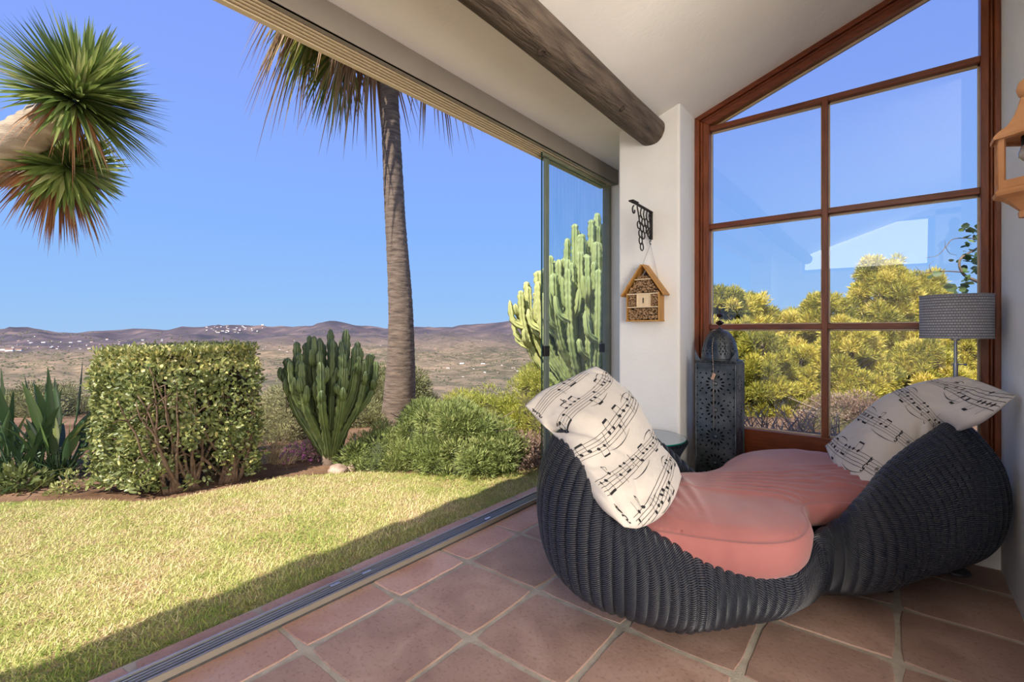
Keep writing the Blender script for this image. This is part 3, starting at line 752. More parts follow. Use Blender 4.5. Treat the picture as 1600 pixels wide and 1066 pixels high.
class Print:
    """ink shapes drawn in the (u,v) sheet of a pillow and laid on its surface"""
    def __init__(s, surf, off_): s.s = surf; s.o = off_; s.V = []; s.F = []
    def stroke(s, pts, wd, step=.012):
        P = [np.array(pts[0], float)]
        for q in pts[1:]:
            q = np.array(q, float); d = q - P[-1]; L = np.linalg.norm(d); k = max(1, int(L / step)); a = P[-1]
            for i in range(1, k + 1): P.append(a + d * i / k)
        P = np.array(P); t = np.gradient(P, axis=0); t /= np.maximum(np.linalg.norm(t, axis=1, keepdims=True), 1e-9); nn = np.stack([-t[:, 1], t[:, 0]], 1)
        ws = np.asarray(wd if hasattr(wd, '__len__') else [wd, wd], float); W_ = np.interp(np.linspace(0, 1, len(P)), np.linspace(0, 1, len(ws)), ws)
        b = len(s.V)
        for p, q, w_ in zip(P, nn, W_):
            for sg in (-.5, .5): s.V.append(s.s.at(*(p + q * w_ * sg)) - s.o)
        for i in range(len(P) - 1): s.F.append((b + 2 * i, b + 2 * i + 1, b + 2 * i + 3, b + 2 * i + 2))
    def blob(s, c, ra, rb, ang):
        c = np.array(c); n = 14; b = len(s.V)
        s.V.append(s.s.at(*c, .0015) - s.o)
        for k in range(n):
            a = 2 * PI * k / n; x, y = ra * math.cos(a), rb * math.sin(a)
            s.V.append(s.s.at(c[0] + x * math.cos(ang) - y * math.sin(ang), c[1] + x * math.sin(ang) + y * math.cos(ang), .0015) - s.o)
        for k in range(n): s.F.append((b, b + 1 + k, b + 1 + (k + 1) % n))
    def build(s, par):
        o = np_mesh('music_print', np.array(s.V), s.F, M['ink'], par); return o
M['ink'] = mat('black_ink', (.012, .011, .012), None, rough=.8)

def staff_frame(p0, p1, bend=0.0):
    p0, p1 = np.array(p0, float), np.array(p1, float); d = p1 - p0; L = np.linalg.norm(d); x = d / L; y = np.array([-x[1], x[0]])
    if y[1] < 0 and abs(x[1]) < .9: pass
    return lambda s_, h: p0 + x * s_ * L + y * (h + bend * 4 * s_ * (1 - s_))
GL = .0030
def clef(pr, f, s0, g, sc=1.0):
    pts = [(0, -2.2), (.35, -2.5), (.6, -2.0), (.35, -.5), (0, 1.0), (-.25, 3.2), (-.05, 4.3), (.35, 4.6), (.5, 3.7), (.1, 2.6), (-.55, 1.5), (-.75, .4), (-.2, -.6), (.5, -.3), (.75, .6), (.35, 1.3), (-.2, 1.0), (-.25, .4)]
    P = catmull(pts, 60, False)
    pr.stroke([f(s0 + a * g * sc * .9, b_ * g * .75 * sc) for a, b_ in P], [.004, .006, .010, .006, .009, .005, .008, .010, .005])
    pr.blob(f(s0, -2.2 * g * .75 * sc), .006, .006, 0)
def note(pr, f, s, h, g, up=1, stem=3.0, flag=0, r=.0125):
    c = f(s, h); ang = math.atan2(*(f(s + .01, h) - c)[::-1]) + .4
    pr.blob(c, r, r * .72, ang)
    k = up * r * .85
    a = f(s, h) + (f(s + .01, h) - f(s, h)) / np.linalg.norm(f(s + .01, h) - f(s, h)) * k
    b_ = a + (f(s, h + 1) - f(s, h)) * (up * stem * g)
    pr.stroke([a, b_], .0030)
    if flag: pr.stroke([b_, b_ + (a - b_) * .25 + (f(s + .03, h) - c), b_ + (a - b_) * .6 + (f(s + .02, h) - c)], [.006, .003])
    return b_
def beam_pair(pr, f, s0, s1, h, g, up=1, st=3.0, wd=.012):
    a = note(pr, f, s0, h, g, up, st); b_ = note(pr, f, s1, h, g, up, st); pr.stroke([a, b_], wd)
DIG = {'5': [[(.8, 2), (.1, 2), (.05, 1.15), (.5, 1.3), (.85, .9), (.8, .35), (.4, .0), (0, .25)]], '4': [[(.65, 0), (.65, 2), (0, .6), (.95, .6)]], 'P': [[(0, 0), (.15, 2), (.7, 1.9), (.85, 1.4), (.6, 1.0), (.1, .95)], [(-.15, 0), (.2, 0)]]}
def glyph(pr, ch, f, s, h, sz, wd=.008):
    for st in DIG[ch]:
        P = catmull(st, 24, False) if ch != '4' else st
        base = f(s, h); ux = (f(s + .01, h) - base); ux /= np.linalg.norm(ux); uy = (f(s, h + 1) - base); uy /= np.linalg.norm(uy)
        pr.stroke([base + ux * a * sz + uy * b_ * sz for a, b_ in P], wd, .006)
def staff(pr, f, g, s0=0., s1=1., n=5):
    for k in range(n):
        pr.stroke([f(s0 + (s1 - s0) * t, (k - 2) * g) for t in np.linspace(0, 1, 12)], .0026, .02)
def slur(pr, f, s0, s1, h, hh):
    pr.stroke([f(s0 + (s1 - s0) * t, h + hh * 4 * t * (1 - t)) for t in np.linspace(0, 1, 14)], [.001, .006, .001])
def sharps(pr, f, s, h, g, n=3):
    for k in range(n):
        c = (s + k * .028, h + (k % 2) * g)
        for dx in (-.006, .006): pr.stroke([f(c[0] + dx, c[1] - g * .8), f(c[0] + dx, c[1] + g * .8)], .0024)
        for dy in (-.3, .3): pr.stroke([f(c[0] - .014, c[1] + dy * g - .003), f(c[0] + .014, c[1] + dy * g + .003)], .0045)
def score(pr, lines, g, seed):
    rr = random.Random(seed)
    for li, (p0, p1, bend, kind) in enumerate(lines):
        f = staff_frame(p0, p1, bend); staff(pr, f, g)
        if kind == 0:    # clef, sharps, 5/4
            clef(pr, f, .12, g * 1.0); sharps(pr, f, .22, 0, g); glyph(pr, '5', f, .36, .1 * g, g * 1.3); glyph(pr, '4', f, .36, -2.4 * g, g * 1.2)
            s = .50
        else: s = .06
        if kind == 1: beam_pair(pr, f, s, s + .07, -1 * g, g, 1, 3); s += .14
        while s < .96:
            r = rr.random(); h = rr.choice((-2, -1, -.5, 0, .5, 1, 1.5)) * g
            if r < .3: beam_pair(pr, f, s, s + .055, h, g, rr.choice((1, -1)), 2.8); s += .11
            elif r < .75: note(pr, f, s, h, g, rr.choice((1, -1)), 2.8, rr.random() < .3); s += .055
            else: pr.blob(f(s, h), .004, .004, 0); s += .035
            if rr.random() < .18: pr.stroke([f(s - .015, -2 * g), f(s - .015, 2 * g)], .003)
        slur(pr, f, .35, .6, 3.0 * g, .02); slur(pr, f, .68, .84, -3.0 * g, -.018)

def G(rows): return [[w3(px, py, d) for (px, py), d in zip(r, ds)] for r, ds in rows]
g1 = G([([(820, 634), (847, 611), (880, 596), (908, 582), (931, 572)], [2.30, 2.38, 2.46, 2.56, 2.68]),
        ([(845, 660), (872, 645), (905, 628), (938, 608), (957, 590)], [2.24, 2.28, 2.36, 2.5, 2.66]),
        ([(874, 690), (905, 682), (938, 668), (972, 645), (992, 628)], [2.16, 2.14, 2.24, 2.42, 2.62]),
        ([(900, 735), (930, 738), (965, 728), (1000, 705), (1026, 690)], [2.05, 2.03, 2.12, 2.3, 2.54]),
        ([(940, 788), (968, 788), (1002, 772), (1032, 745), (1054, 722)], [1.88, 1.9, 2.0, 2.2, 2.46]),
        ([(975, 824), (1000, 825), (1032, 808), (1054, 778), (1065, 745)], [1.83, 1.85, 1.95, 2.13, 2.38])])
s1 = Surf(g1, [0, .18, .42, .65, .86, 1.0], .20, 1.3, [(.0, .26, .85, .5, .055, .05, .30), (.08, .30, .8, .6, .02, .02, .4), (.1, .98, .3, -.9, .016, .03, .25), (.35, .93, .6, -.7, .014, .02, .2), (.55, .9, 1, .1, .014, .025, .3), (.02, .6, 1, .3, .014, .03, .2), (.9, .12, .7, .7, .014, .03, .2)]).grid(72)
off1 = np.array(w3(985, 700, 2.3)); off1[2] = .52
pl = empty('music_pillow', tuple(off1), label='cream pillow printed with music notes leaning on the left, lawn-side back of the lounger', cat='pillow', group='music note pillows')
s1.mesh(pl, off1)
pr = Print(s1, off1)
gg = .020
score(pr, [((.10, .33), (1.02, .13), .0, 1), ((.0, .60), (1.02, .36), .0, 2), ((.08, .80), (1.02, .60), .01, 1), ((.22, .99), (1.0, .80), .01, 2)], gg, 4)
f = staff_frame((.10, .33), (1.02, .13)); clef(pr, f, .03, gg * 1.1)
f = staff_frame((-.02, .12), (.75, .02)); staff(pr, f, gg * .9); glyph(pr, '5', f, .05, 0, gg * 1.2); glyph(pr, '4', f, .05, -2.6 * gg, gg * 1.2); note(pr, f, .5, 0, gg); beam_pair(pr, f, .62, .72, -gg, gg, 1, 2.5)
glyph(pr, 'P', staff_frame((.30, .15), (.60, .08)), 0, 0, .022)
fr = staff_frame((.10, .90), (.6, .82)); glyph(pr, '5', fr, .04, .03, .024, .009); glyph(pr, '4', fr, .05, -.025, .024, .009)
pr.build(pl)
# soft ears at the seam corners
g2 = G([([(1289, 697), (1301, 724), (1318, 752), (1338, 776), (1362, 800)], [2.86, 2.66, 2.48, 2.32, 2.18]),
        ([(1326, 668), (1338, 688), (1357, 712), (1380, 742), (1405, 768)], [2.82, 2.65, 2.50, 2.38, 2.28]),
        ([(1378, 624), (1388, 645), (1404, 670), (1424, 697), (1446, 722)], [2.72, 2.60, 2.50, 2.42, 2.36]),
        ([(1436, 600), (1445, 615), (1456, 636), (1466, 657), (1474, 684)], [2.56, 2.50, 2.44, 2.40, 2.36]),
        ([(1470, 591), (1487, 604), (1504, 621), (1518, 640), (1527, 659)], [2.46, 2.42, 2.36, 2.27, 2.2]),
        ([(1503, 588), (1527, 595), (1552, 604), (1572, 612), (1588, 619)], [2.40, 2.36, 2.30, 2.22, 2.14])])
s2 = Surf(g2, [0, .20, .48, .74, .88, 1.0], .19, 7.1, [(1.0, .76, .9, .15, .055, .045, .30), (.5, .80, .9, .3, .018, .04, .4), (.85, .5, .8, -.5, .016, .04, .25), (.2, .1, .6, .7, .012, .03, .2)]).grid(72)
off2 = np.array(w3(1420, 690, 2.4)); off2[2] = .55
pl = empty('music_pillow', tuple(off2), label='cream pillow printed with music notes leaning on the right, wall-side back of the lounger', cat='pillow', group='music note pillows')
s2.mesh(pl, off2)
pr = Print(s2, off2)
for (a, b_, kd) in (((1.0, .22), (-.02, .05), 0), ((1.02, .50), (-.02, .32), 0), ((1.02, .76), (-.02, .60), 1), ((1.0, .97), (.0, .82), 2)):
    f = staff_frame(a, b_); score(pr, [(a, b_, .0, kd)], gg * .95, 20 + int(a[1] * 50))
glyph(pr, 'P', staff_frame((.86, .34), (.5, .3)), 0, 0, .022)
pr.build(pl)

# ------------------------------------------------------------------ objects in the room
# --- side table with a glass top
st = empty('side_table', (-1.30, 3.03, 0), label='round dark wicker side table with a green-edged glass top beside the white pillar', cat='table')
prof = [(.20, .0), (.22, .02), (.205, .12), (.19, .3), (.215, .46), (.262, .555), (.268, .575), (.258, .588)]
pp = catmull([(a, b_) for a, b_ in prof], 60, False); n = 240
V = []; UV = []
for i, (r, z) in enumerate(pp):
    for k in range(n):
        a = 2 * PI * k / n; rr = r + .006 * abs(math.sin(k * PI / 5)); V.append((rr * math.cos(a), rr * math.sin(a), z)); UV.append((k / 5, i * .01 / .0088 * 1.1))
F = np.array([(i * n + k, i * n + (k + 1) % n, (i + 1) * n + (k + 1) % n, (i + 1) * n + k) for i in range(len(pp) - 1) for k in range(n)])
np_mesh('woven_body', V, F, M['wicker'], st, True, uv=UV)
MB().lathe([(.001, .578), (.256, .578), (.256, .583), (.001, .583)], n=40).build('woven_top', M['wicker'], st)
m, nt_, b_ = newmat('table_glass'); b_.inputs['Base Color'].default_value = (.42, .47, .48, 1); b_.inputs['Roughness'].default_value = .12; b_.inputs['Metallic'].default_value = .1; M['tglass'] = m
MB().lathe([(.001, .588), (.262, .588), (.262, .594), (.001, .594)], n=64).build('glass_top', M['tglass'], st)
m, nt_, b_ = newmat('teal_edge'); b_.inputs['Base Color'].default_value = (.0, .20, .16, 1); b_.inputs['Roughness'].default_value = .1
MB().lathe([(.2621, .5878), (.2645, .5878), (.2645, .5942), (.2621, .5942)], n=64, cap=False).build('glass_edge', m, st)
# ashtray-like glass dish on it
d_ = empty('glass_dish', (-1.40, 2.98, .594), label='small round clear dish on the glass top of the side table', cat='dish')
MB().lathe([(.045, 0), (.068, .004), (.078, .022), (.074, .022), (.062, .010), (.001, .008)], n=32).build('bowl', mat('dish_glass', (.45, .5, .52), None, rough=.08, metal=.3), d_, True, autos=40)

# --- pierced metal lantern
M['tin'] = mat('aged_tin', (.034, .044, .054), (.14, .155, .17), 7, .42, metal=.75, bump=.3, bscale=70, bdist=.004)
M['tin_in'] = mat('lantern_inside', (.008, .009, .011), None, rough=.9)
M['bronze'] = mat('dark_bronze', (.035, .016, .012), (.06, .03, .02), 20, .4, metal=.6)
def cut_sheet(name, outer, holes, thick, m, parent, Mx=Matrix.Identity(4)):
    """flat sheet with real holes: a filled 2D curve turned into a mesh"""
    cu = bpy.data.curves.new(name, 'CURVE'); cu.dimensions = '2D'; cu.fill_mode = 'BOTH'; cu.extrude = thick / 2
    for poly in [outer] + holes:
        sp = cu.splines.new('POLY'); sp.points.add(len(poly) - 1); sp.use_cyclic_u = True
        for q, p in zip(sp.points, poly): q.co = (p[0], p[1], 0, 1)
    tmp = bpy.data.objects.new(name, cu); COL.objects.link(tmp)
    dg = bpy.context.evaluated_depsgraph_get(); dg.update()
    me = bpy.data.meshes.new_from_object(tmp.evaluated_get(dg)); bpy.data.objects.remove(tmp); bpy.data.curves.remove(cu)
    me.name = name; me.transform(Mx); me.materials.clear(); me.materials.append(m)
    return link(name, me, None, parent)
LX, LY = -.938, 3.462; LWd, LDp, LH = .255, .215, 1.075
ln_ = empty('metal_lantern', (LX, LY, 0), label='tall pierced grey metal floor lantern with a ribbed dome standing in the window corner', cat='lantern')
def tear(c, a, L, w_):
    ca, sa = math.cos(a), math.sin(a); P = [(0, 0), (w_ * .5, L * .45), (w_ * .35, L * .8), (0, L), (-w_ * .35, L * .8), (-w_ * .5, L * .45)]
    return [(c[0] + x * ca - y * sa, c[1] + x * sa + y * ca) for x, y in P]
def keep_c(k): return [(sum(p[0] for p in h) / 6, sum(p[1] for p in h) / 6) for h in k]
def panel_holes(w_, h_, seed):
    rr = random.Random(seed); H = []; occ = []
    cy = h_ - .13; k = 0
    while cy > .08:
        for i in range(14):
            a = 2 * PI * i / 14; H.append(tear((-math.sin(a) * .036, cy + math.cos(a) * .036), a, .028, .0125))
        if w_ > .2:
            for i in range(14):
                a = 2 * PI * (i + .5) / 14; rx = .083; H.append(tear((-math.sin(a) * rx, cy + math.cos(a) * .076), a, .018, .011))
        cy -= .178 + .004 * (k % 2); k += 1
    if w_ > .2:
        y = .05; q = 0
        while y < h_ - .03:
            for sx_ in (-1, 1): H.append(tear((sx_ * (w_ / 2 - .017 - .006 * (q % 2)), y), sx_ * PI / 2 * (1 if q % 2 else -1) * .8, .016, .010))
            y += .031; q += 1
    keep = []
    for h in H:                                   # neighbouring punches never touch
        c = (sum(p[0] for p in h) / 6, sum(p[1] for p in h) / 6)
        if c[1] > .04 and c[1] < h_ - .02 and abs(c[0]) < w_ / 2 - .008 and all(math.hypot(c[0] - a, c[1] - b_) > .0195 for a, b_ in keep_c(keep)): keep.append(h)
    return keep
cut_sheet('front_panel', [(-LWd / 2, .02), (LWd / 2, .02), (LWd / 2, LH), (-LWd / 2, LH)], panel_holes(LWd, LH, 1), .003, M['tin'], ln_, Matrix.Translation((0, -LDp / 2, 0)) @ Matrix.Rotation(PI / 2, 4, 'X'))
for sx_ in (1, -1):
    cut_sheet('side_panel', [(-LDp / 2, .02), (LDp / 2, .02), (LDp / 2, LH), (-LDp / 2, LH)], panel_holes(LDp - .03, LH, 2), .003, M['tin'], ln_, Matrix.Translation((sx_ * LWd / 2, 0, 0)) @ Matrix.Rotation(PI / 2, 4, 'Z') @ Matrix.Rotation(PI / 2, 4, 'X'))
MB().box(-LWd / 2, LWd / 2, LDp / 2 - .002, LDp / 2, .02, LH).build('back_panel', M['tin_in'], ln_)
MB().box(-LWd / 2 + .02, LWd / 2 - .02, -LDp / 2 + .03, LDp / 2 - .02, .03, LH - .02).build('liner', M['tin_in'], ln_)
for sx_ in (-1, 1):
    for sy_ in (-1, 1):
        MB().tube([(sx_ * LWd / 2, sy_ * LDp / 2, 0), (sx_ * LWd / 2, sy_ * LDp / 2, LH)], .008, 8).build('corner_post', M['tin'], ln_, True, autos=50)
bnd = MB(); bnd.box(-LWd / 2 - .007, LWd / 2 + .007, -LDp / 2 - .007, LDp / 2 + .007, LH, LH + .010); bnd.box(-LWd / 2, LWd / 2, -LDp / 2, LDp / 2, LH + .010, LH + .02)
bnd.box(-LWd / 2 - .007, LWd / 2 + .007, -LDp / 2 - .007, LDp / 2 + .007, LH + .02, LH + .026); bnd.build('top_band', M['tin'], ln_, bevel=.002)
MB().box(-LWd / 2 - .006, LWd / 2 + .006, -LDp / 2 - .006, LDp / 2 + .006, 0, .03).build('base_band', M['tin'], ln_, bevel=.003)
for i in range(9): MB().lathe([(.006, 0), (.004, .004), (.001, .006)], n=8, M=Matrix.Translation((-.112 + i * .028, -LDp / 2 - .007, LH + .016)) @ Matrix.Rotation(PI / 2, 4, 'X')).build('rivet', M['tin'], ln_, True)
# embossed rosette hearts
cy = LH - .13
while cy > .08:
    MB().lathe([(.017, 0), (.012, .006), (.004, .008), (.001, .008)], n=16, M=Matrix.Translation((0, -LDp / 2 - .001, cy)) @ Matrix.Rotation(PI / 2, 4, 'X')).build('rosette_boss', M['tin'], ln_, True)
    cy -= .180
# flame shaped corner plates
for sx_ in (-1, 1):
    P = [(0, 0), (.040 * sx_, 0), (.040 * sx_, .085), (.034 * sx_, .07), (.024 * sx_, .045), (.008 * sx_, .02)]
    P = [(sx_ * (LWd / 2 - .034) + x, LH + .02 + y) for x, y in P]
    MB().prism(P, 'y', -LDp / 2 - .003, -LDp / 2).build('corner_flame', M['tin'], ln_)
# ribbed, pierced dome
dn = 96; dr = 34; V = []; F = []
for i in range(dr + 1):
    ph = PI / 2 * i / dr
    for k in range(dn):
        a = 2 * PI * k / dn; g = 1 + .035 * abs(math.sin(4 * a + .4)) - .02
        r = .118 * math.cos(ph) ** .75 * g if i < dr else .012
        V.append((r * math.cos(a), r * math.sin(a) * .92, LH + .03 + .205 * math.sin(ph)))
rr = random.Random(5)
for i in range(dr):
    for k in range(dn):
        kk = k % 12; hole = i % 4 == 2 and kk in (3, 6, 9) and 3 < i < 29 or (i % 4 == 0 and kk in (4, 8) and 3 < i < 27)
        if hole: continue
        F.append((i * dn + k, i * dn + (k + 1) % dn, (i + 1) * dn + (k + 1) % dn, (i + 1) * dn + k))
o = np_mesh('dome', V, F, M['tin'], ln_, True)
so = o.modifiers.new('s', 'SOLIDIFY'); so.thickness = .0015
MB().lathe([(.118 * 1.0, 0), (.123, .004), (.123, .012), (.115, .014)], c=(0, 0, LH + .022), n=48, cap=False).build('dome_collar', M['tin'], ln_, True)
MB().lathe([(.030, 0), (.026, .012), (.014, .02), (.004, .026), (.003, .09)], c=(0, 0, LH + .225), n=20).build('dome_cap', M['tin'], ln_, True, autos=50)
z0 = LH + .262
for z_, r_ in ((z0 + .022, .030), (z0 + .074, .025)):
    MB().lathe([(.002, -.018 * r_ / .03), (.012, -.014 * r_ / .03), (r_, 0), (.012, .014 * r_ / .03), (.002, .018 * r_ / .03)], c=(0, 0, z_), n=8).build('finial_bead', M['bronze'], ln_)
hp = [(0, 0, LH + .23), (0, 0, z0 + .1), (-.006, 0, z0 + .112), (-.013, 0, z0 + .125), (-.012, 0, z0 + .142), (.0, 0, z0 + .152), (.012, 0, z0 + .146), (.014, 0, z0 + .135), (.006, 0, z0 + .131)]
MB().tube(catmull(hp, 40, False), .0032, 8).build('finial_hook', M['bronze'], ln_, True)
# cord with beads and a small tag
cd = empty('tag_cord', (LX - .012, LY - LDp / 2 - .012, LH + .12), label='thin beaded cord with a small wooden tag hanging down the front of the metal lantern', cat='cord')
cpath = [(.0, .012, .06), (-.006, .010, .0), (.002, -.012, -.06), (.004, -.006, -.12), (.004, .004, -.30), (.006, .004, -.55)]
MB().tube(catmull(cpath, 30, False), .0016, 6).build('string', mat('string', (.30, .24, .18), None, rough=.9), cd, True)
amb = mat('amber_beads', (.35, .20, .10), (.6, .5, .4), 90, .4)
for i in range(16): p = catmull(cpath, 60, False)[8 + i * 3]; MB().lathe([(.001, -.003), (.004, 0), (.001, .003)], c=tuple(p), n=8).build('bead', amb, cd, True)
Mt = Matrix.Translation((.006, -.008, -.20)) @ Matrix.Rotation(.35, 4, 'Y')
MB().box(-.011, .011, -.003, .003, -.022, .022, M=Mt).build('wooden_tag', mat('tag_wood', (.42, .27, .18), (.5, .34, .24), 30, .7), cd, bevel=.002)

# --- floor lamp with grey drum shade
lm = empty('floor_lamp', (.264, 3.486, 0), label='slim steel floor lamp with a grey woven drum shade before the right window frame', cat='lamp')
m, nt_, b_ = newmat('shade_weave'); M['shade'] = m
uvn = N_(nt_, 'ShaderNodeUVMap'); spx = N_(nt_, 'ShaderNodeSeparateXYZ'); nt_.links.new(uvn.outputs[0], spx.inputs[0])
br = N_(nt_, 'ShaderNodeTexBrick'); br.inputs['Scale'].default_value = 1; br.inputs['Mortar Size'].default_value = .13; br.inputs['Mortar Smooth'].default_value = .9
br.inputs['Brick Width'].default_value = 1.25; br.inputs['Row Height'].default_value = .6; br.inputs['Color1'].default_value = (.36, .36, .38, 1); br.inputs['Color2'].default_value = (.42, .42, .44, 1); br.inputs['Mortar'].default_value = (.09, .09, .11, 1)
nt_.links.new(uvn.outputs[0], br.inputs['Vector']); nt_.links.new(br.outputs['Color'], b_.inputs['Base Color']); b_.inputs['Roughness'].default_value = .7
bpn = N_(nt_, 'ShaderNodeBump'); bpn.invert = True; bpn.inputs['Strength'].default_value = .7; bpn.inputs['Distance'].default_value = .003; nt_.links.new(br.outputs['Fac'], bpn.inputs['Height']); nt_.links.new(bpn.outputs[0], b_.inputs['Normal'])
n = 96; V = []; UV = []; SR = .149; Z0, Z1 = 1.262, 1.496
for rad, zs in ((SR, (Z0, Z1)), (SR - .003, (Z1, Z0))):
    for z in zs:
        for k in range(n + 1): a = 2 * PI * k / n; V.append((rad * math.cos(a), rad * math.sin(a), z)); UV.append((k / n * 90, z / .0145 * .6))
F = np.array([(i * (n + 1) + k, i * (n + 1) + k + 1, (i + 1) * (n + 1) + k + 1, (i + 1) * (n + 1) + k) for i in range(3) for k in range(n)])
np_mesh('lamp_shade', V, F, M['shade'], lm, True, uv=UV)
M['shade_trim'] = mat('shade_trim', (.24, .24, .25), None, rough=.5); M['steel'] = mat('brushed_steel', (.40, .40, .41), None, rough=.3, metal=.9)
for z in (Z0, Z1 - .006): MB().lathe([(SR - .004, 0), (SR + .002, 0), (SR + .002, .006), (SR - .004, .006)], c=(0, 0, z), n=96, cap=False).build('shade_rim', M['shade_trim'], lm, True, autos=40)
MB().lathe([(.016, 0), (.017, .003), (.017, .028), (.012, .034)], c=(0, 0, Z0 - .012), n=20).build('lamp_holder', M['steel'], lm, True, autos=40)
sp_ = MB()
for k in range(3):
    a = k * 2 * PI / 3 + .4; sp_.bar((0, 0, Z0 + .012), ((SR - .004) * math.cos(a), (SR - .004) * math.sin(a), Z0 + .012), .004, .004)
sp_.build('shade_spider', M['steel'], lm)
MB().tube([(0, 0, .01), (0, 0, 1.12)], .0105, 16).build('lower_pole', M['steel'], lm, True, autos=50)
MB().tube([(0, 0, 1.10), (0, 0, 1.27)], .0072, 16).build('upper_pole', M['steel'], lm, True, autos=50)
k_ = MB(); k_.tube([(0, 0, 1.118), (0, 0, 1.128)], .0125, 14); k_.tube([(0.008, -.005, 1.123), (.036, -.026, 1.123)], .003, 8); k_.tube([(0.032, -.023, 1.123), (.04, -.029, 1.123)], .006, 8)
k_.build('height_knob', M['steel'], lm, True, autos=50)
MB().lathe([(.062, 0), (.064, .004), (.060, .014), (.012, .024)], n=48).build('lamp_base', M['alu_dark'], lm, True, autos=40)
MB().lathe([(.012, 0), (.03, .03), (.032, .06), (.02, .09), (.003, .10)], c=(0, 0, Z0 + .03), n=20).build('bulb', mat('frosted_bulb', (.8, .8, .78), None, rough=.3), lm, True)

# --- insect hotel on the pillar
M['honey'] = mat('honey_wood', (.42, .19, .035), (.56, .29, .07), 6, .5, stretch=(6, 6, 1))
M['palewood'] = mat('pale_wood', (.70, .52, .30), (.78, .62, .40), 10, .6, stretch=(8, 8, 1))
ihx, ihy = -1.405, 3.330
ih = empty('insect_hotel', (ihx, ihy, 1.38), label='small honey-coloured wooden insect hotel with a gabled roof hanging on the white pillar', cat='insect hotel')
y0, y1 = -.095, -.004
def ib(name, x0, x1, z0, z1, m, a=y0, c=y1, **k): return MB().box(x0, x1, a, c, z0, z1).build(name, m, ih, **k)
ib('side_board', -.125, -.117, 0, .20, M['honey']); ib('side_board', .115, .125, 0, .20, M['honey'], bevel=.001)
ib('bottom_board', -.128, .128, -.008, .002, M['honey']); ib('back_board', -.122, .122, 0, .20, mat('dark_back', (.05, .02, .01), None), -.012, -.004)
ib('shelf', -.117, .115, .092, .099, M['palewood']); ib('shelf', -.120, .118, .188, .196, M['palewood']); ib('shelf', -.062, .066, .293, .300, M['palewood'])
ib('divider', -.045, -.040, .099, .188, M['palewood']); ib('divider', .052, .057, .099, .188, M['palewood'])
dr_ = ib('butterfly_door', -.040, .052, .099, .188, M['palewood'], y0 + .004, y0 + .014)
MB().box(.001, .008, y0 + .001, y0 + .0042, .125, .162).build('slot', M['tin_in'], dr_)
for sx_ in (-1, 1):
    mb = MB(); a0 = (sx_ * .158, .175); a1 = (0, .398)
    if sx_ == 1: P = [a0, (a0[0] - .012, a0[1] - .006), (0, .384), (0, .402), (.004, .402)]
    dx, dz = a1[0] - a0[0], a1[1] - a0[1]; L = math.hypot(dx, dz); nx, nz = -dz / L * .012 * -sx_, dx / L * .012 * -sx_
    if nz < 0: nx, nz = -nx, -nz
    mb.prism([a0, a1, (a1[0] + nx, a1[1] + nz), (a0[0] + nx, a0[1] + nz)], 'y', y0 - .014, y1 + .002)
    mb.build('roof_board', M['honey'], ih, bevel=.0015)
pk = MB(); pk.prism([(-.105, .20), (.105, .20), (0, .372)], 'y', -.02, -.012); pk.build('gable_back', mat('dark_back_gable', (.05, .02, .01), None), ih)
M['cane'] = mat('cane_ends', (.30, .16, .07), (.55, .36, .20), 60, .8); M['caneh'] = mat('cane_holes', (.03, .012, .006), None, rough=1)
def canes(zlo, zhi, fx0, fx1, seed, big):
    rr = random.Random(seed); body = MB(); hol = MB(); pl_ = []; t = 0
    while t < 900:
        t += 1; r = rr.choice((.012, .010, .007, .006, .005)) if big else rr.choice((.0075, .006, .005, .004)); z = rr.uniform(zlo + r, zhi - r); x = rr.uniform(fx0(z) + r, fx1(z) - r) if fx1(z) - fx0(z) > 2 * r else None
        if x is None or any((x - a) ** 2 + (z - b_) ** 2 < (r + c) ** 2 * .93 for a, b_, c in pl_): continue
        pl_.append((x, z, r)); yy = y0 + rr.uniform(.004, .014); tilt = 0
        body.lathe([(r, 0), (r, .05)], n=9, M=Matrix.Translation((x, yy + .05, z)) @ Matrix.Rotation(PI / 2, 4, 'X'))
        nh = 1 if r < .007 else rr.choice((3, 4))
        for i in range(nh):
            a = i * 2 * PI / nh + rr.random(); q = 0 if nh == 1 else r * .5; rh = r * .42 if nh == 1 else r * .2
            hol.lathe([(rh, 0), (rh, .0012)], n=7, M=Matrix.Translation((x + q * math.cos(a), yy, z + q * math.sin(a))) @ Matrix.Rotation(PI / 2, 4, 'X'))
    c_ = body.build('cane_fill', M['cane'], ih); c_['kind'] = 'stuff'; hol.build('cane_holes', M['caneh'], c_)['kind'] = 'stuff'
canes(.003, .091, lambda z: -.116, lambda z: .114, 1, True)
canes(.100, .187, lambda z: -.116, lambda z: -.046, 2, False); canes(.100, .187, lambda z: .058, lambda z: .114, 3, False)
canes(.197, .292, lambda z: -.130 + (z - .19) * .71, lambda z: .130 - (z - .19) * .71, 4, True)
canes(.301, .325, lambda z: -.05, lambda z: .05, 5, False)

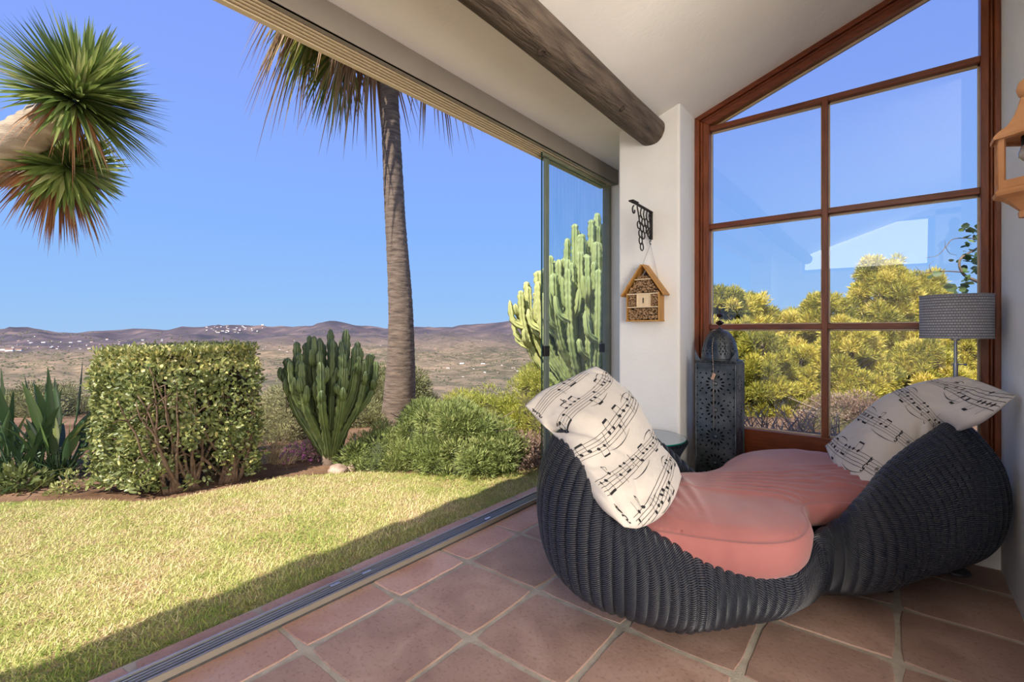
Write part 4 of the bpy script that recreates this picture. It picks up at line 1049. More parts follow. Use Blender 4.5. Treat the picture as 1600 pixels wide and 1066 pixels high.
# --- wrought iron grape bracket above it
bx, bz = -1.372, 2.17
bk = empty('iron_bracket', (bx, 3.33, bz), label='black wrought iron wall bracket with a grape cluster pattern on the white pillar', cat='bracket')
MB().bar((0, -.012, -.20), (0, -.012, .0), .020, .014, (1, 0, 0)).build('wall_plate', M['black'], bk, bevel=.002)
MB().bar((0, -.006, .0), (0, -.33, .010), .022, .012).build('top_arm', M['black'], bk, bevel=.003)
MB().box(-.020, .020, -.36, -.27, .008, .018).build('arm_tip', M['black'], bk, bevel=.004)
gr = MB()
def ring(cy_, cz_, ry, rz, r=.0045):
    gr.tube([(0, cy_ + ry * math.cos(a), cz_ + rz * math.sin(a)) for a in np.linspace(0, 2 * PI, 17)], r, 6, False)
for (a, c) in ((-.055, -.10), (-.105, -.09), (-.155, -.10), (-.20, -.085), (-.08, -.145), (-.13, -.145), (-.18, -.14), (-.155, -.19), (-.205, -.185), (-.20, -.235), (-.23, -.13), (-.18, -.275), (-.06, -.16)):
    ring(a, c, .026, .026)
for k in range(4): gr.tube([(0, -.04 - .05 * k, -.005), (0, -.055 - .05 * k, -.04), (0, -.04 - .05 * k, -.075)], .0045, 6)
gr.tube([(0, -.26, -.005), (0, -.235, -.06), (0, -.215, -.12)], .005, 6)
gr.tube([(0, -.31 + .035 * math.cos(a) * (1 - a / 9), -.045 + .04 * math.sin(a) * (1 - a / 9)) for a in np.linspace(PI / 2, PI / 2 + 5.2, 22)], .005, 6)
gr.build('grape_scrollwork', M['black'], bk, True)
for z_ in (-.02, -.185): MB().lathe([(.012, 0), (.016, .006), (.012, .014), (.004, .018)], n=12, M=Matrix.Translation((.0, -.02, z_)) @ Matrix.Rotation(PI / 2, 4, 'X')).build('rosette', M['black'], bk, True)
MB().tube([(0, -.03 + .014 * math.cos(a), -.222 + .014 * math.sin(a)) for a in np.linspace(.6, 5.6, 16)], .003, 6).build('hook', M['black'], bk, True)
hs_ = empty('hanging_cord', (bx, 3.30, bz - .236), label='thin cord in a narrow V between the iron bracket and the insect hotel', cat='cord')
MB().tube([(0, 0, 0), (ihx - bx - .01, -.05, 1.775 - bz + .236)], .0014, 5).build('strand', M['steel'], hs_)
MB().tube([(0, 0, 0), (ihx - bx + .085, .015, 1.68 - bz + .236)], .0014, 5).build('strand', M['steel'], hs_)

# --- terracotta wall lantern
M['terra'] = mat('terracotta_clay', (.50, .225, .085), (.62, .31, .14), 5, .75, bump=.2, bscale=40)
wl = empty('wall_lantern', (.457, 2.40, 1.73), label='terracotta wall lantern with a latticed side mounted on the right white wall', cat='lantern')
# half hexagonal plan against the wall: x towards the room is negative
def plan(s_):
    cx_ = -.085; q = lambda x: cx_ + (x - cx_) * s_
    return [(min(0, q(0)), -.118 * s_), (q(-.050), -.118 * s_), (q(-.168), -.034 * s_), (q(-.168), .034 * s_), (q(-.050), .118 * s_), (min(0, q(0)), .118 * s_)]
def loft(levels, name, par, m=None, bevel=0):
    mb = MB(); V = []; F = []; k = 6
    for s_, z in levels: V += [(x, y, z) for x, y in plan(s_)]
    for i in range(len(levels) - 1): F += [(i * k + j, i * k + (j + 1) % k, (i + 1) * k + (j + 1) % k, (i + 1) * k + j) for j in range(k)]
    F += [tuple(range(k))[::-1], tuple((len(levels) - 1) * k + j for j in range(k))]
    return mb.add(V, F).build(name, m or M['terra'], par, bevel=bevel, seg=2)
loft([(.26, -.032), (.34, -.032), (.36, -.012), (.30, -.010), (.42, .002), (.62, .022), (.80, .036), (1.06, .046), (1.10, .058), (1.0, .070)], 'tray', wl, bevel=.002)
loft([(1.0, .252), (1.14, .243), (1.16, .256), (1.0, .272), (.72, .292), (.50, .325), (.36, .362), (.30, .385)], 'roof', wl, bevel=.002)
MB().lathe([(.018, 0), (.030, .012), (.036, .034), (.030, .058), (.014, .072), (.004, .078)], c=(-.085, 0, .382), n=20).build('ball_finial', M['terra'], wl, True)
P0 = plan(.97)
for (i, j, lat) in ((0, 1, False), (1, 2, False), (2, 3, True), (3, 4, False), (4, 5, False)):
    a, c = Vector((*P0[i], 0)), Vector((*P0[j], 0)); L = (c - a).length; wf = .016 if L > .07 else .010
    ang = math.atan2(c.y - a.y, c.x - a.x); Mx = Matrix.Translation((a.x, a.y, .068)) @ Matrix.Rotation(ang, 4, 'Z') @ Matrix.Rotation(PI / 2, 4, 'X')
    h_ = .19; out = [(0, 0), (L, 0), (L, h_), (0, h_)]
    hole = [(wf, wf + .012), (wf, h_ - wf), (L - wf, h_ - wf), (L - wf, wf + .012)]
    cut_sheet('window_panel', out, [hole], .009, M['terra'], wl, Mx)
    if lat:
        mb = MB(); z0_, z1_ = .068 + wf + .012, .068 + h_ - wf; zm_ = (z0_ + z1_) / 2
        u = (c - a).normalized(); A0 = a + u * wf; C0 = c - u * wf
        for (p, zp, q, zq) in ((A0, z0_, C0, z1_), (C0, z0_, A0, z1_)): mb.bar((p.x, p.y, zp), (q.x, q.y, zq), .006, .008)
        mb.build('lattice', M['terra'], wl)
MB().box(-.004, .0, -.10, .10, .07, .25).build('white_back', M['white'], wl)
MB().lathe([(.022, 0), (.024, -.02), (.022, -.045)], c=(-.085, 0, .262), n=20).build('bulb_socket', M['black'], wl, True, autos=40)
m, nt_, b_ = newmat('bulb_glass'); b_.inputs['Base Color'].default_value = (.75, .73, .68, 1); b_.inputs['Roughness'].default_value = .08; b_.inputs['Metallic'].default_value = .5
MB().lathe([(.020, .0), (.026, -.012), (.032, -.028), (.030, -.044), (.018, -.056), (.003, -.06)], c=(-.085, 0, .222), n=24).build('bulb', m, wl, True)

# ------------------------------------------------------------------ terrain
FWD = np.array([-math.sin(A_), math.cos(A_)]); RGT = np.array([math.cos(A_), math.sin(A_)])
def xy_at(px, d): return FWD * d + RGT * ((px - 800) / 736 * d)
TD = [0, 4.6, 6.2, 8, 12, 20, 40, 100, 300, 600, 1000, 1800, 3000, 4500, 6000]
TT = [0, 1.345 / 4.6, .226, .187, .150, .165, .20, .225, .200, .165, .125, .080, .050, .030, .012]
RP = [-1200, 0, 50, 120, 180, 210, 260, 320, 360, 400, 450, 490, 520, 560, 600, 650, 700, 760, 800, 838, 900, 1000, 1500, 2800]
RY = [514, 516.5, 520, 520.5, 516, 513, 516, 511.5, 508, 510, 512, 510, 501.5, 509.5, 514, 512, 514, 509, 501, 496, 492, 494, 500, 500]
def lerp_tab(x, X, Y): return float(np.interp(x, X, Y))
def fbm(x, y, z, o=4):
    s = 0; a = 1
    for k in range(o): s += a * mnoise.noise(Vector((x, y, z + 7 * k))); x *= 2.1; y *= 2.1; a *= .5
    return s
def terr(u, d):
    if d < 4.6: return -.062
    px = 800 + 736 * u
    L = math.log(d)
    if d <= 6000: t = float(np.interp(L, [math.log(max(q, 1)) for q in TD], TT))
    else:
        k = min(1, (d - 6000) / 2600); k = k * k * (3 - 2 * k)
        te = -(518 - lerp_tab(px, RP, RY)) / 736
        t = .012 * (1 - k) + te * k
        if d > 8600: t = te + (d - 8600) / 8600 * .35
    z = 1.3 - d * t
    n = fbm(u * 5.5 + 3, L * 3.2, 1.7, 4)
    rg = 1 - abs(fbm(u * 9 + 1, L * 6, 4.2, 3)) * 1.6
    amp = .006 * min(1, max(0, (d - 30) / 150)) + .006 * min(1, max(0, (d - 1200) / 2500))
    n += .5 * fbm(u * 22, L * 11, 8.1, 3)
    if d > 7600: amp *= max(.10, 1 - (d - 7600) / 900)
    z += d * amp * (n + .55 * rg * (1 if d > 1500 else .3))
    if 4.6 <= d < 60: z += .05 * fbm(u * d * .9, d * .9, 2, 3) * min(1, (d - 4.6) / 3)
    return z
us = np.linspace(-2.4, 1.9, 330); ds = np.exp(np.linspace(math.log(3.4), math.log(11000), 250))
V = np.zeros((len(ds), len(us), 3))
for i, d in enumerate(ds):
    for j, u in enumerate(us):
        p = FWD * d + RGT * u * d; V[i, j] = (p[0], p[1], terr(u, d))
nu = len(us); ii, jj = np.meshgrid(np.arange(len(ds) - 1), np.arange(nu - 1), indexing='ij'); a = ii * nu + jj
F = np.stack([a, a + 1, a + nu + 1, a + nu], -1).reshape(-1, 4)
m, nt_, b_ = newmat('dry_hills'); M['hills'] = m
tcn = N_(nt_, 'ShaderNodeTexCoord')
def nz(sc, det=5, dist=0, vec=None):
    q = N_(nt_, 'ShaderNodeTexNoise'); q.inputs['Scale'].default_value = sc; q.inputs['Detail'].default_value = det; q.inputs['Distortion'].default_value = dist
    nt_.links.new(vec or tcn.outputs['Object'], q.inputs['Vector']); return q.outputs[0]
def mixc(f, a, c, bt='MIX'):
    q = N_(nt_, 'ShaderNodeMix'); q.data_type = 'RGBA'; q.blend_type = bt
    if isinstance(f, float): q.inputs[0].default_value = f
    else: nt_.links.new(f, q.inputs[0])
    for k, v in ((6, a), (7, c)):
        if isinstance(v, tuple): q.inputs[k].default_value = (*v, 1)
        else: nt_.links.new(v, q.inputs[k])
    return q.outputs[2]
base = ramp(nt_, nz(.0016, 8), [(.30, (.095, .085, .052)), (.44, (.20, .148, .098)), (.56, (.36, .25, .16)), (.7, (.14, .11, .075))])
scrub = ramp(nt_, nz(.02, 6), [(.45, (.06, .068, .038)), (.60, (.29, .21, .135))])
c1 = mixc(.5, base, scrub)
# distance haze put into the colour: slopes turn purple brown further out
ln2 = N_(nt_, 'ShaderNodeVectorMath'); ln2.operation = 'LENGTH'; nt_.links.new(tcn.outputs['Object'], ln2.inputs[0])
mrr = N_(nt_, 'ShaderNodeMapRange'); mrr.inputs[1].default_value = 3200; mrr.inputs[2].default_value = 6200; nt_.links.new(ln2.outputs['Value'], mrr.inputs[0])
haze_tint = ramp(nt_, nz(.0022, 9), [(.35, (.065, .06, .075)), (.55, (.115, .09, .10)), (.68, (.19, .14, .13))])
c2_ = mixc(mrr.outputs[0], c1, haze_tint)
soil = ramp(nt_, nz(2.2, 8), [(.35, (.10, .055, .03)), (.65, (.24, .145, .09))])
mr3 = N_(nt_, 'ShaderNodeMapRange'); mr3.inputs[1].default_value = 12; mr3.inputs[2].default_value = 60; nt_.links.new(ln2.outputs['Value'], mr3.inputs[0])
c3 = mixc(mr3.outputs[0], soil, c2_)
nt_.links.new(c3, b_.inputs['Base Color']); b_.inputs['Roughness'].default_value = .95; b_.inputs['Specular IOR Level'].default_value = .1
bp = N_(nt_, 'ShaderNodeBump'); bp.inputs['Strength'].default_value = .6; bp.inputs['Distance'].default_value = .03
nt_.links.new(nz(14, 6), bp.inputs['Height']); nt_.links.new(bp.outputs[0], b_.inputs['Normal'])
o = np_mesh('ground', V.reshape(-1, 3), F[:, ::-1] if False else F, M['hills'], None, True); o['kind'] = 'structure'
# distant mountain range, its blue is haze put into the colour
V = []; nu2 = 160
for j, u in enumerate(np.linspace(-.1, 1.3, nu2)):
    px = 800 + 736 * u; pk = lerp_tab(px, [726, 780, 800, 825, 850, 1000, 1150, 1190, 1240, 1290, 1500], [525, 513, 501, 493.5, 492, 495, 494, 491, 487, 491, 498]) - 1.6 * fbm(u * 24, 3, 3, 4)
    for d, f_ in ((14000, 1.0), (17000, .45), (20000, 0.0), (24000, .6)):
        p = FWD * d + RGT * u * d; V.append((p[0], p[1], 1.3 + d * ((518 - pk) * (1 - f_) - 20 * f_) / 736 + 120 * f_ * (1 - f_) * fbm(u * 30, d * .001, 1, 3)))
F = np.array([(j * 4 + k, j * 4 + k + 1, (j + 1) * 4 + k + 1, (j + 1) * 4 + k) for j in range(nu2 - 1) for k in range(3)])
o = np_mesh('distant_mountains', np.array(V), F, mat('haze_blue_range', (.13, .16, .25), (.20, .23, .32), .0008, .95), None, True); o['kind'] = 'structure'

# scattered dark scrub and trees over the hills: far too many to count
nS = 34000; px_ = RNG.uniform(-150, 1650, nS); dS = np.exp(RNG.uniform(math.log(500), math.log(7000), nS)); VS = []; FS = []; OCT = [(1, 0, 0), (0, 1, 0), (-1, 0, 0), (0, -1, 0), (0, 0, 1.1)]; RS = []
for px0, d0 in zip(px_, dS):
    u0 = (px0 - 800) / 736
    if mnoise.noise(Vector((u0 * 9, math.log(d0) * 7, 1))) + .5 * mnoise.noise(Vector((u0 * 30, math.log(d0) * 25, 4))) < RNG.uniform(-.5, .35): continue
    p = FWD * d0 + RGT * u0 * d0; z0_ = terr(u0, d0); s_ = RNG.uniform(.5, 1.5) / 736 * d0 * (1.15 if d0 < 3000 else .8); b0_ = len(VS); rs_ = RNG.uniform(0, 1)
    for q in OCT: VS.append((p[0] + q[0] * s_ * 1.4, p[1] + q[1] * s_ * 1.4, z0_ + q[2] * s_)); RS.append(rs_)
    FS += [(b0_ + i, b0_ + (i + 1) % 4, b0_ + 4) for i in range(4)]
o = np_mesh('hillside_scrub', np.array(VS), np.array(FS), leafmat('hill_scrub', [(0, (.035, .045, .02)), (.6, (.09, .10, .045)), (1, (.18, .15, .08))], .9, 0), None, rnd=RS)
tag(o, 'dark green scrub and trees dotted over the brown valley hills', 'scrub', None, 'stuff')

# white houses on the slopes: one by one
M['housewall'] = mat('whitewashed_wall', (.80, .78, .74), None, rough=.9); M['roofred'] = mat('clay_roof', (.36, .17, .10), (.45, .24, .15), 1, .9)
hb = MB(); hb.box(-1, 1, -.6, .6, -.3, .55); hm = bpy.data.meshes.new('house_walls'); hm.from_pydata(hb.v, [], hb.f); hm.materials.append(M['housewall'])
hb = MB(); hb.prism([(-.68, .55), (0, .80), (.68, .55), (.68, .50), (-.68, .50)], 'x', -1.06, 1.06); hr = bpy.data.meshes.new('house_roof'); hr.from_pydata(hb.v, [], hb.f); hr.materials.append(M['roofred'])
rr = random.Random(3); HPL = []
def house(px, py, size, label, group, t0=.02):
    # walk outwards until the ground is met along this bearing and elevation
    u = (px - 800) / 736; best = None; d = 700
    while d < 8900:
        if 518 + 736 * (1.3 - terr(u, d)) / d <= py: best = d; break
        d *= 1.012
    if best is None: return
    p = FWD * best + RGT * u * best; s = size * best / 736
    if any(math.hypot(p[0] - a, p[1] - b_) < (s + c) * 2.0 for a, b_, c in HPL): return
    HPL.append((p[0], p[1], s))
    e = empty('house', (p[0], p[1], terr(u, best)), rr.uniform(-.5, .5) + A_, label, 'house', group); e.scale = (s * rr.uniform(.7, 1.5), s * .8, s * rr.uniform(.6, 1.0))
    link('walls', hm, None, e)
    if rr.random() < .5: link('roof', hr, None, e)
for k in range(46): house(rr.gauss(365, 24), rr.gauss(516, 2.6), rr.uniform(1.0, 2.0), 'small white house of the village on the far hilltop', 'hilltop village houses')
for k in range(60): house(rr.uniform(0, 260), rr.gauss(541, 5) + 3 * math.sin(k), rr.uniform(.9, 2.2), 'small white house of the town across the left valley', 'houses in the left valley')
for k in range(5): house(8 + 7 * k, 549 + rr.uniform(-1, 1), 4.2, 'long white building at the left edge of the valley', 'long valley buildings')
for k in range(16): house(rr.uniform(690, 835), rr.uniform(566, 590), rr.uniform(1.2, 2.6), 'small white farmhouse scattered on the brown slope right of the palm', 'scattered farmhouses')
for k in range(20): house(rr.uniform(400, 760), rr.uniform(532, 556), rr.uniform(.6, 1.2), 'tiny white house dotted along the middle valley', 'middle valley houses')

# ------------------------------------------------------------------ lawn
edge = catmull([(-2.45, 4.55), (-2.70, 3.95), (-2.80, 3.55), (-3.15, 3.10), (-3.60, 2.82), (-3.97, 2.56), (-4.18, 2.29), (-4.38, 1.96), (-4.46, 1.48), (-4.56, 1.10), (-5.05, .74), (-5.5, .30), (-6.4, -.4), (-7.6, -1.4)], 90, False)
poly = [(-2.328, 4.55)] + [tuple(p) for p in edge] + [(-7.6, -4.5), (-2.328, -4.5)]
bm = bmesh.new(); vs = [bm.verts.new((x, y, -.042)) for x, y in poly]; f = bm.faces.new(vs); bmesh.ops.triangulate(bm, faces=[f]); bmesh.ops.recalc_face_normals(bm, faces=bm.faces)
me = bpy.data.meshes.new('lawn'); bm.to_mesh(me); bm.free()
if me.polygons[0].normal.z < 0: me.flip_normals()
lawn = link('lawn', me, mat('thatch', (.36, .25, .12), (.30, .29, .08), 9, .95, bump=1, bscale=60, bdist=.02, lo=.4, hi=.6)); tag(lawn, 'sunlit lawn of short yellow-green grass outside the sliding opening', 'lawn')
PX = np.array([p[0] for p in poly]); PY = np.array([p[1] for p in poly])
def inside(x, y):
    c = np.zeros(len(x), bool); j = len(PX) - 1
    for i in range(len(PX)):
        t = ((PY[i] > y) != (PY[j] > y)) & (x < (PX[j] - PX[i]) * (y - PY[i]) / (PY[j] - PY[i] + 1e-12) + PX[i]); c ^= t; j = i
    return c
def vnoise(x, y, s, seed=0):
    """cheap smooth value noise for arrays"""
    g = np.random.default_rng(seed).uniform(0, 1, (64, 64)); X = x * s; Y = y * s; i = np.floor(X).astype(int); j = np.floor(Y).astype(int); fx = X - i; fy = Y - j
    fx = fx * fx * (3 - 2 * fx); fy = fy * fy * (3 - 2 * fy); w_ = lambda a, b_: g[a % 64, b_ % 64]
    return (w_(i, j) * (1 - fx) + w_(i + 1, j) * fx) * (1 - fy) + (w_(i, j + 1) * (1 - fx) + w_(i + 1, j + 1) * fx) * fy
NG = 330000
x = RNG.uniform(-6.8, -2.33, NG); y = RNG.uniform(-.6, 4.5, NG); dist = np.hypot(x, y)
keep = inside(x, y) & (RNG.uniform(0, 1, NG) < np.clip(2.9 / dist, .25, 1) ** 1.2) ; x, y = x[keep], y[keep]
u_ = (x * RGT[0] + y * RGT[1]) / np.maximum(.01, x * FWD[0] + y * FWD[1]); kk = (u_ > -1.35) & (x * FWD[0] + y * FWD[1] > .8); x, y = x[kk], y[kk]
n = len(x); dd = rand_dirs(n, .12, .9)
L = RNG.uniform(.018, .042, n); P = np.stack([x, y, np.full(n, -.043)], 1)
straw = np.clip(.52 * RNG.uniform(0, 1, n) + .75 * (vnoise(x, y, 1.3, 1) * .6 + vnoise(x, y, 6, 2) * .4) - .10, 0, 1)
sh = (x > -2.75 - .0 * y); straw = np.where(x > -2.55, straw * .75, straw)
M['grass'] = leafmat('grass_blades', [(.0, (.14, .24, .028)), (.33, (.30, .37, .08)), (.56, (.54, .51, .18)), (.8, (.74, .63, .36)), (1.0, (.62, .44, .30))], .7, .25)
o = leaves('grass_blades', P, dd, np.broadcast_to(np.array([0, 0, 1.]), (n, 3)) + rand_dirs(n) * .3, L, RNG.uniform(.0035, .0065, n), TRI, M['grass'], lawn, straw)

# ------------------------------------------------------------------ plants
def clumps(centers, radii, per, Lr, Wr, tpl, jitter=.35, flat=1.0, shell=.55, upw=.25, rndrange=(0, 1), dirmix=.8):
    Ps, Ds, Ns, Rs = [], [], [], []
    for c, r in zip(centers, radii):
        n = int(per * (r ** 2) / (np.mean(radii) ** 2)) + 3
        d = rand_dirs(n, -.65, 1); rad = RNG.uniform(shell, 1, n) ** .6
        p = np.array(c) + d * (rad * r)[:, None] * np.array([1, 1, flat]); Ps.append(p)
        Ds.append(nrm(d * dirmix + rand_dirs(n) * jitter + np.array([0, 0, upw]))); Ns.append(nrm(d + rand_dirs(n) * .8))
        tone = RNG.uniform(rndrange[0], rndrange[1]); Rs.append(np.clip(tone * .5 + RNG.uniform(rndrange[0], rndrange[1], n) * .5, 0, 1))
    P = np.concatenate(Ps); n = len(P)
    return leaf_arrays(P, np.concatenate(Ds), np.concatenate(Ns), RNG.uniform(*Lr, n), RNG.uniform(*Wr, n), tpl, np.concatenate(Rs))
M['bark'] = mat('bark', (.10, .07, .05), (.22, .16, .12), 20, .9, bump=.6, bscale=40)
M['twig'] = mat('pale_twig', (.30, .21, .17), (.42, .32, .27), 20, .9)
M['brown_twig'] = mat('brown_twig', (.09, .055, .035), (.19, .125, .085), 20, .85)

def gnd(p): 
    d = p[0] * FWD[0] + p[1] * FWD[1]; u = (p[0] * RGT[0] + p[1] * RGT[1]) / d; return terr(u, d)

# clipped hedge block
hedge = empty('clipped_hedge', (-4.85, 1.3, -.06), label='box-clipped hedge with oval leaves and bare brown branches at its right side', cat='hedge')
HC = np.array([(-5.27, .86), (-4.66, 1.16), (-4.52, 1.90), (-5.30, 1.98)]); HZ0, HZ1 = -.04, 1.115; hb0 = np.array([-4.85, 1.3, -.06])
def face_pts(a, b_, n, z0, z1): t = RNG.uniform(0, 1, n); return np.stack([a[0] + (b_[0] - a[0]) * t, a[1] + (b_[1] - a[1]) * t, RNG.uniform(z0, z1, n)], 1), t
M['hedgeleaf'] = leafmat('hedge_leaves', [(0, (.045, .065, .02)), (.35, (.13, .165, .055)), (.65, (.27, .295, .10)), (.9, (.45, .43, .15)), (1, (.60, .52, .22))], .38, .25, .5)
parts = []
cen = HC.mean(0)
for (i, j, n, gap) in ((0, 1, 7200, .12), (1, 2, 5000, .62), (3, 0, 3500, 0), (2, 3, 2500, 0)):
    a, b_ = HC[i], HC[j]; p, t = face_pts(a, b_, n, HZ0 + .03, HZ1)
    t2 = b_ - a; nn = np.array([t2[1], -t2[0]]); nn /= np.linalg.norm(nn)
    if np.dot(nn, (a + b_) / 2 - cen) < 0: nn = -nn
    bulge = (vnoise(t * 4, p[:, 2] * 3, 1.6, 7) - .5) * .10 + .05 * np.sin(t * PI) - .10 * np.clip((p[:, 2] - .9) / .2, 0, 1) ** 2 + RNG.normal(0, .016, n) - np.clip(RNG.exponential(.03, n), 0, .12)
    p[:, :2] += nn * bulge[:, None]
    if gap:
        dens = 1 - gap * (vnoise(t * 3, p[:, 2] * 2.2, 2.2, 9) > .42) * (p[:, 2] < .95) - .35 * (p[:, 2] < .35); k = RNG.uniform(0, 1, n) < dens; p = p[k]
    m_ = len(p); N3 = np.array([nn[0], nn[1], 0]); d = nrm(rand_dirs(m_) * .9 + N3 * .5 + np.array([0, 0, .35])); nl = nrm(N3 + rand_dirs(m_) * .55 + np.array([0, 0, .35]))
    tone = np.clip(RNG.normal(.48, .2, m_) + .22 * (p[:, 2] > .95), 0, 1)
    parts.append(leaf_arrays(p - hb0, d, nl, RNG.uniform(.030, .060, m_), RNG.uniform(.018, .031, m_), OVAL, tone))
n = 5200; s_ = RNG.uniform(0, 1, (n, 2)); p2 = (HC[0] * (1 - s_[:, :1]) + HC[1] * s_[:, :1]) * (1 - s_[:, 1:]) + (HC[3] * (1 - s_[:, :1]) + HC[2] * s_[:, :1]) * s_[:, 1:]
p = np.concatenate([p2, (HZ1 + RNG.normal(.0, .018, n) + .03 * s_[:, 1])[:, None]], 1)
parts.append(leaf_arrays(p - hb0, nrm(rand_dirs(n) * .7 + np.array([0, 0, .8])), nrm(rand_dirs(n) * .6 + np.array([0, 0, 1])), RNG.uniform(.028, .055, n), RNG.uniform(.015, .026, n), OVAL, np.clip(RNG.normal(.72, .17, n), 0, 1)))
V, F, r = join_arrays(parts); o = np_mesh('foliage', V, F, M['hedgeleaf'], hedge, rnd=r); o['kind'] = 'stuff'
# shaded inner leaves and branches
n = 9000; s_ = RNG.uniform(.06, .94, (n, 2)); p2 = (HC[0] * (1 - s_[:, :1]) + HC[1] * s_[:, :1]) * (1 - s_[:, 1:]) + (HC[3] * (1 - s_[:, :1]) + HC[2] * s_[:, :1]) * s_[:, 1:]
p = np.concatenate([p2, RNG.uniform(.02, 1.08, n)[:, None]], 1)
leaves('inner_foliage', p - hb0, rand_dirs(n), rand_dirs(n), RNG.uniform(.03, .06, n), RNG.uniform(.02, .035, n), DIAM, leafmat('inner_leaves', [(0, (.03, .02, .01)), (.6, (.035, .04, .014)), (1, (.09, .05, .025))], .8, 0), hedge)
rr = random.Random(8)
for k in range(26):
    t = rr.random(); b0 = HC[1] * (1 - t) + HC[2] * t; b0 = b0 * .78 + cen * .22; mb = MB(); pts = [(b0[0] - hb0[0], b0[1] - hb0[1], 0)]
    x_, y_, z_ = pts[0]; dx, dy = rr.uniform(-.05, .07), rr.uniform(-.12, .12)
    for q in range(6): x_ += dx * .5 + rr.uniform(-.02, .02); y_ += dy * .6 + rr.uniform(-.03, .03); z_ += rr.uniform(.10, .20); y_ = min(y_, 1.86 - hb0[1]); x_ = min(x_, -4.56 - hb0[0]); pts.append((x_, y_, min(z_, 1.1)))
    mb.tube(catmull(pts, 14, False), np.linspace(.016, .004, 14), 6)
    for q in range(5):
        i = rr.randrange(1, 6); c = pts[i]; e = (c[0] + rr.uniform(.02, .08), min(c[1] + rr.uniform(-.12, .12), 1.92 - hb0[1]), c[2] + rr.uniform(-.03, .1)); mb.tube([c, ((c[0] + e[0]) / 2, (c[1] + e[1]) / 2, (c[2] + e[2]) / 2 + .02), e], [.006, .004, .002], 5)
    mb.build('branch', M['brown_twig'], hedge, True)

# generic rounded shrub
def shrub(name, label, cat, c, rx, ry, rz, nc, per, rad, Lr, Wr, tpl, lm_, core=None, stems=0, group=None, rnd=(0, 1), upw=.25, parts_seed=1, flatb=True, smat=None):
    e = empty(name, tuple(c), label=label, cat=cat, group=group); R3 = np.array([rx, ry, rz])
    d = rand_dirs(nc, -.05 if flatb else -1, 1); cs = d * R3 * RNG.uniform(.62, .92, (nc, 1)); rs = rad * RNG.uniform(.6, 1.3, nc)
    V, F, r = clumps(cs, rs, per, Lr, Wr, tpl, upw=upw, rndrange=rnd); k = V[:, 2] < -.02; V[k, 2] = np.abs(V[k, 2]) * .2
    o = np_mesh('foliage', V, F, lm_, e, rnd=r); o['kind'] = 'stuff'
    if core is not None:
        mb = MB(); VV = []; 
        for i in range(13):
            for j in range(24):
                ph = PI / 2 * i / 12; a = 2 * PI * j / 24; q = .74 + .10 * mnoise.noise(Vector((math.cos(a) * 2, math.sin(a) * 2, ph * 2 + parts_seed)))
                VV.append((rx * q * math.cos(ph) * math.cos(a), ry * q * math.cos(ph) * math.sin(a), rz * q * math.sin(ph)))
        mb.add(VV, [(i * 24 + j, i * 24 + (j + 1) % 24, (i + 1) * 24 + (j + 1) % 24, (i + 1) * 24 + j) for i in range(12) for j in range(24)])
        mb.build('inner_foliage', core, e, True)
    rr = random.Random(parts_seed)
    for k in range(stems):
        a = rr.uniform(0, 2 * PI); q = rr.uniform(.4, .95); MB().tube(catmull([(0, 0, 0), (rx * .3 * q * math.cos(a), ry * .3 * q * math.sin(a), rz * .4), (rx * q * math.cos(a), ry * q * math.sin(a), rz * rr.uniform(.5, .95))], 10, False), np.linspace(.018, .004, 10), 6).build('stem', smat or M['bark'], e, True)
    return e
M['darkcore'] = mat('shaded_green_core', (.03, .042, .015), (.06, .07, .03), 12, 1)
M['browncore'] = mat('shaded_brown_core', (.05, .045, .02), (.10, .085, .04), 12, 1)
M['juniper'] = leafmat('juniper_sprays', [(0, (.07, .10, .03)), (.4, (.18, .23, .065)), (.75, (.32, .36, .12)), (1, (.50, .48, .22))], .6, .25)
c = xy_at(705, 4.95)
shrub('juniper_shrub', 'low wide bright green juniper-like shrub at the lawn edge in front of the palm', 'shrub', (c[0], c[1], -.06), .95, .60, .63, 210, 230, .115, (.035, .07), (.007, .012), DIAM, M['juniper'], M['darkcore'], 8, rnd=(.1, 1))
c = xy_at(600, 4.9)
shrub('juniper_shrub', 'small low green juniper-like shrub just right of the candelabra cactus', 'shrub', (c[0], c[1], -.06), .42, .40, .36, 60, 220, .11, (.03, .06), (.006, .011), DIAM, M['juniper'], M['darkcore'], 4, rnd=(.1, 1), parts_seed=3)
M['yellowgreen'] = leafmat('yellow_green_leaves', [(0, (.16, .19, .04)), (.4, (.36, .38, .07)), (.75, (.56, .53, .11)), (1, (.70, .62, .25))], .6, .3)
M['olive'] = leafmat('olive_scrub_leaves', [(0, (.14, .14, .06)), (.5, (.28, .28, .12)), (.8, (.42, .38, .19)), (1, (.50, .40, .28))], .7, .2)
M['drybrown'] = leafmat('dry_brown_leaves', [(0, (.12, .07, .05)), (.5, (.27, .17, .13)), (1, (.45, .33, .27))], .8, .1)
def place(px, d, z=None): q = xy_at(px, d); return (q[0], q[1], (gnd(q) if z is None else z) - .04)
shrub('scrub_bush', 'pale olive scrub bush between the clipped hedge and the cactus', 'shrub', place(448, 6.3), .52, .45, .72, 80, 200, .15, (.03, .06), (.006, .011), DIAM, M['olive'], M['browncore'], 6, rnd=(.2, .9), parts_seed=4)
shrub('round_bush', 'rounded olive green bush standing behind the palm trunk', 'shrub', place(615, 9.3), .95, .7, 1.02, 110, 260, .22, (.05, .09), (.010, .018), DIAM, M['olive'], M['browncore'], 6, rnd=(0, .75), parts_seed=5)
shrub('scrub_bush', 'low yellow-green scrub bush right behind the juniper-like shrub', 'shrub', place(745, 6.9), .9, .6, .60, 90, 220, .17, (.04, .07), (.008, .013), DIAM, M['yellowgreen'], M['browncore'], 5, rnd=(.1, .8), parts_seed=6)
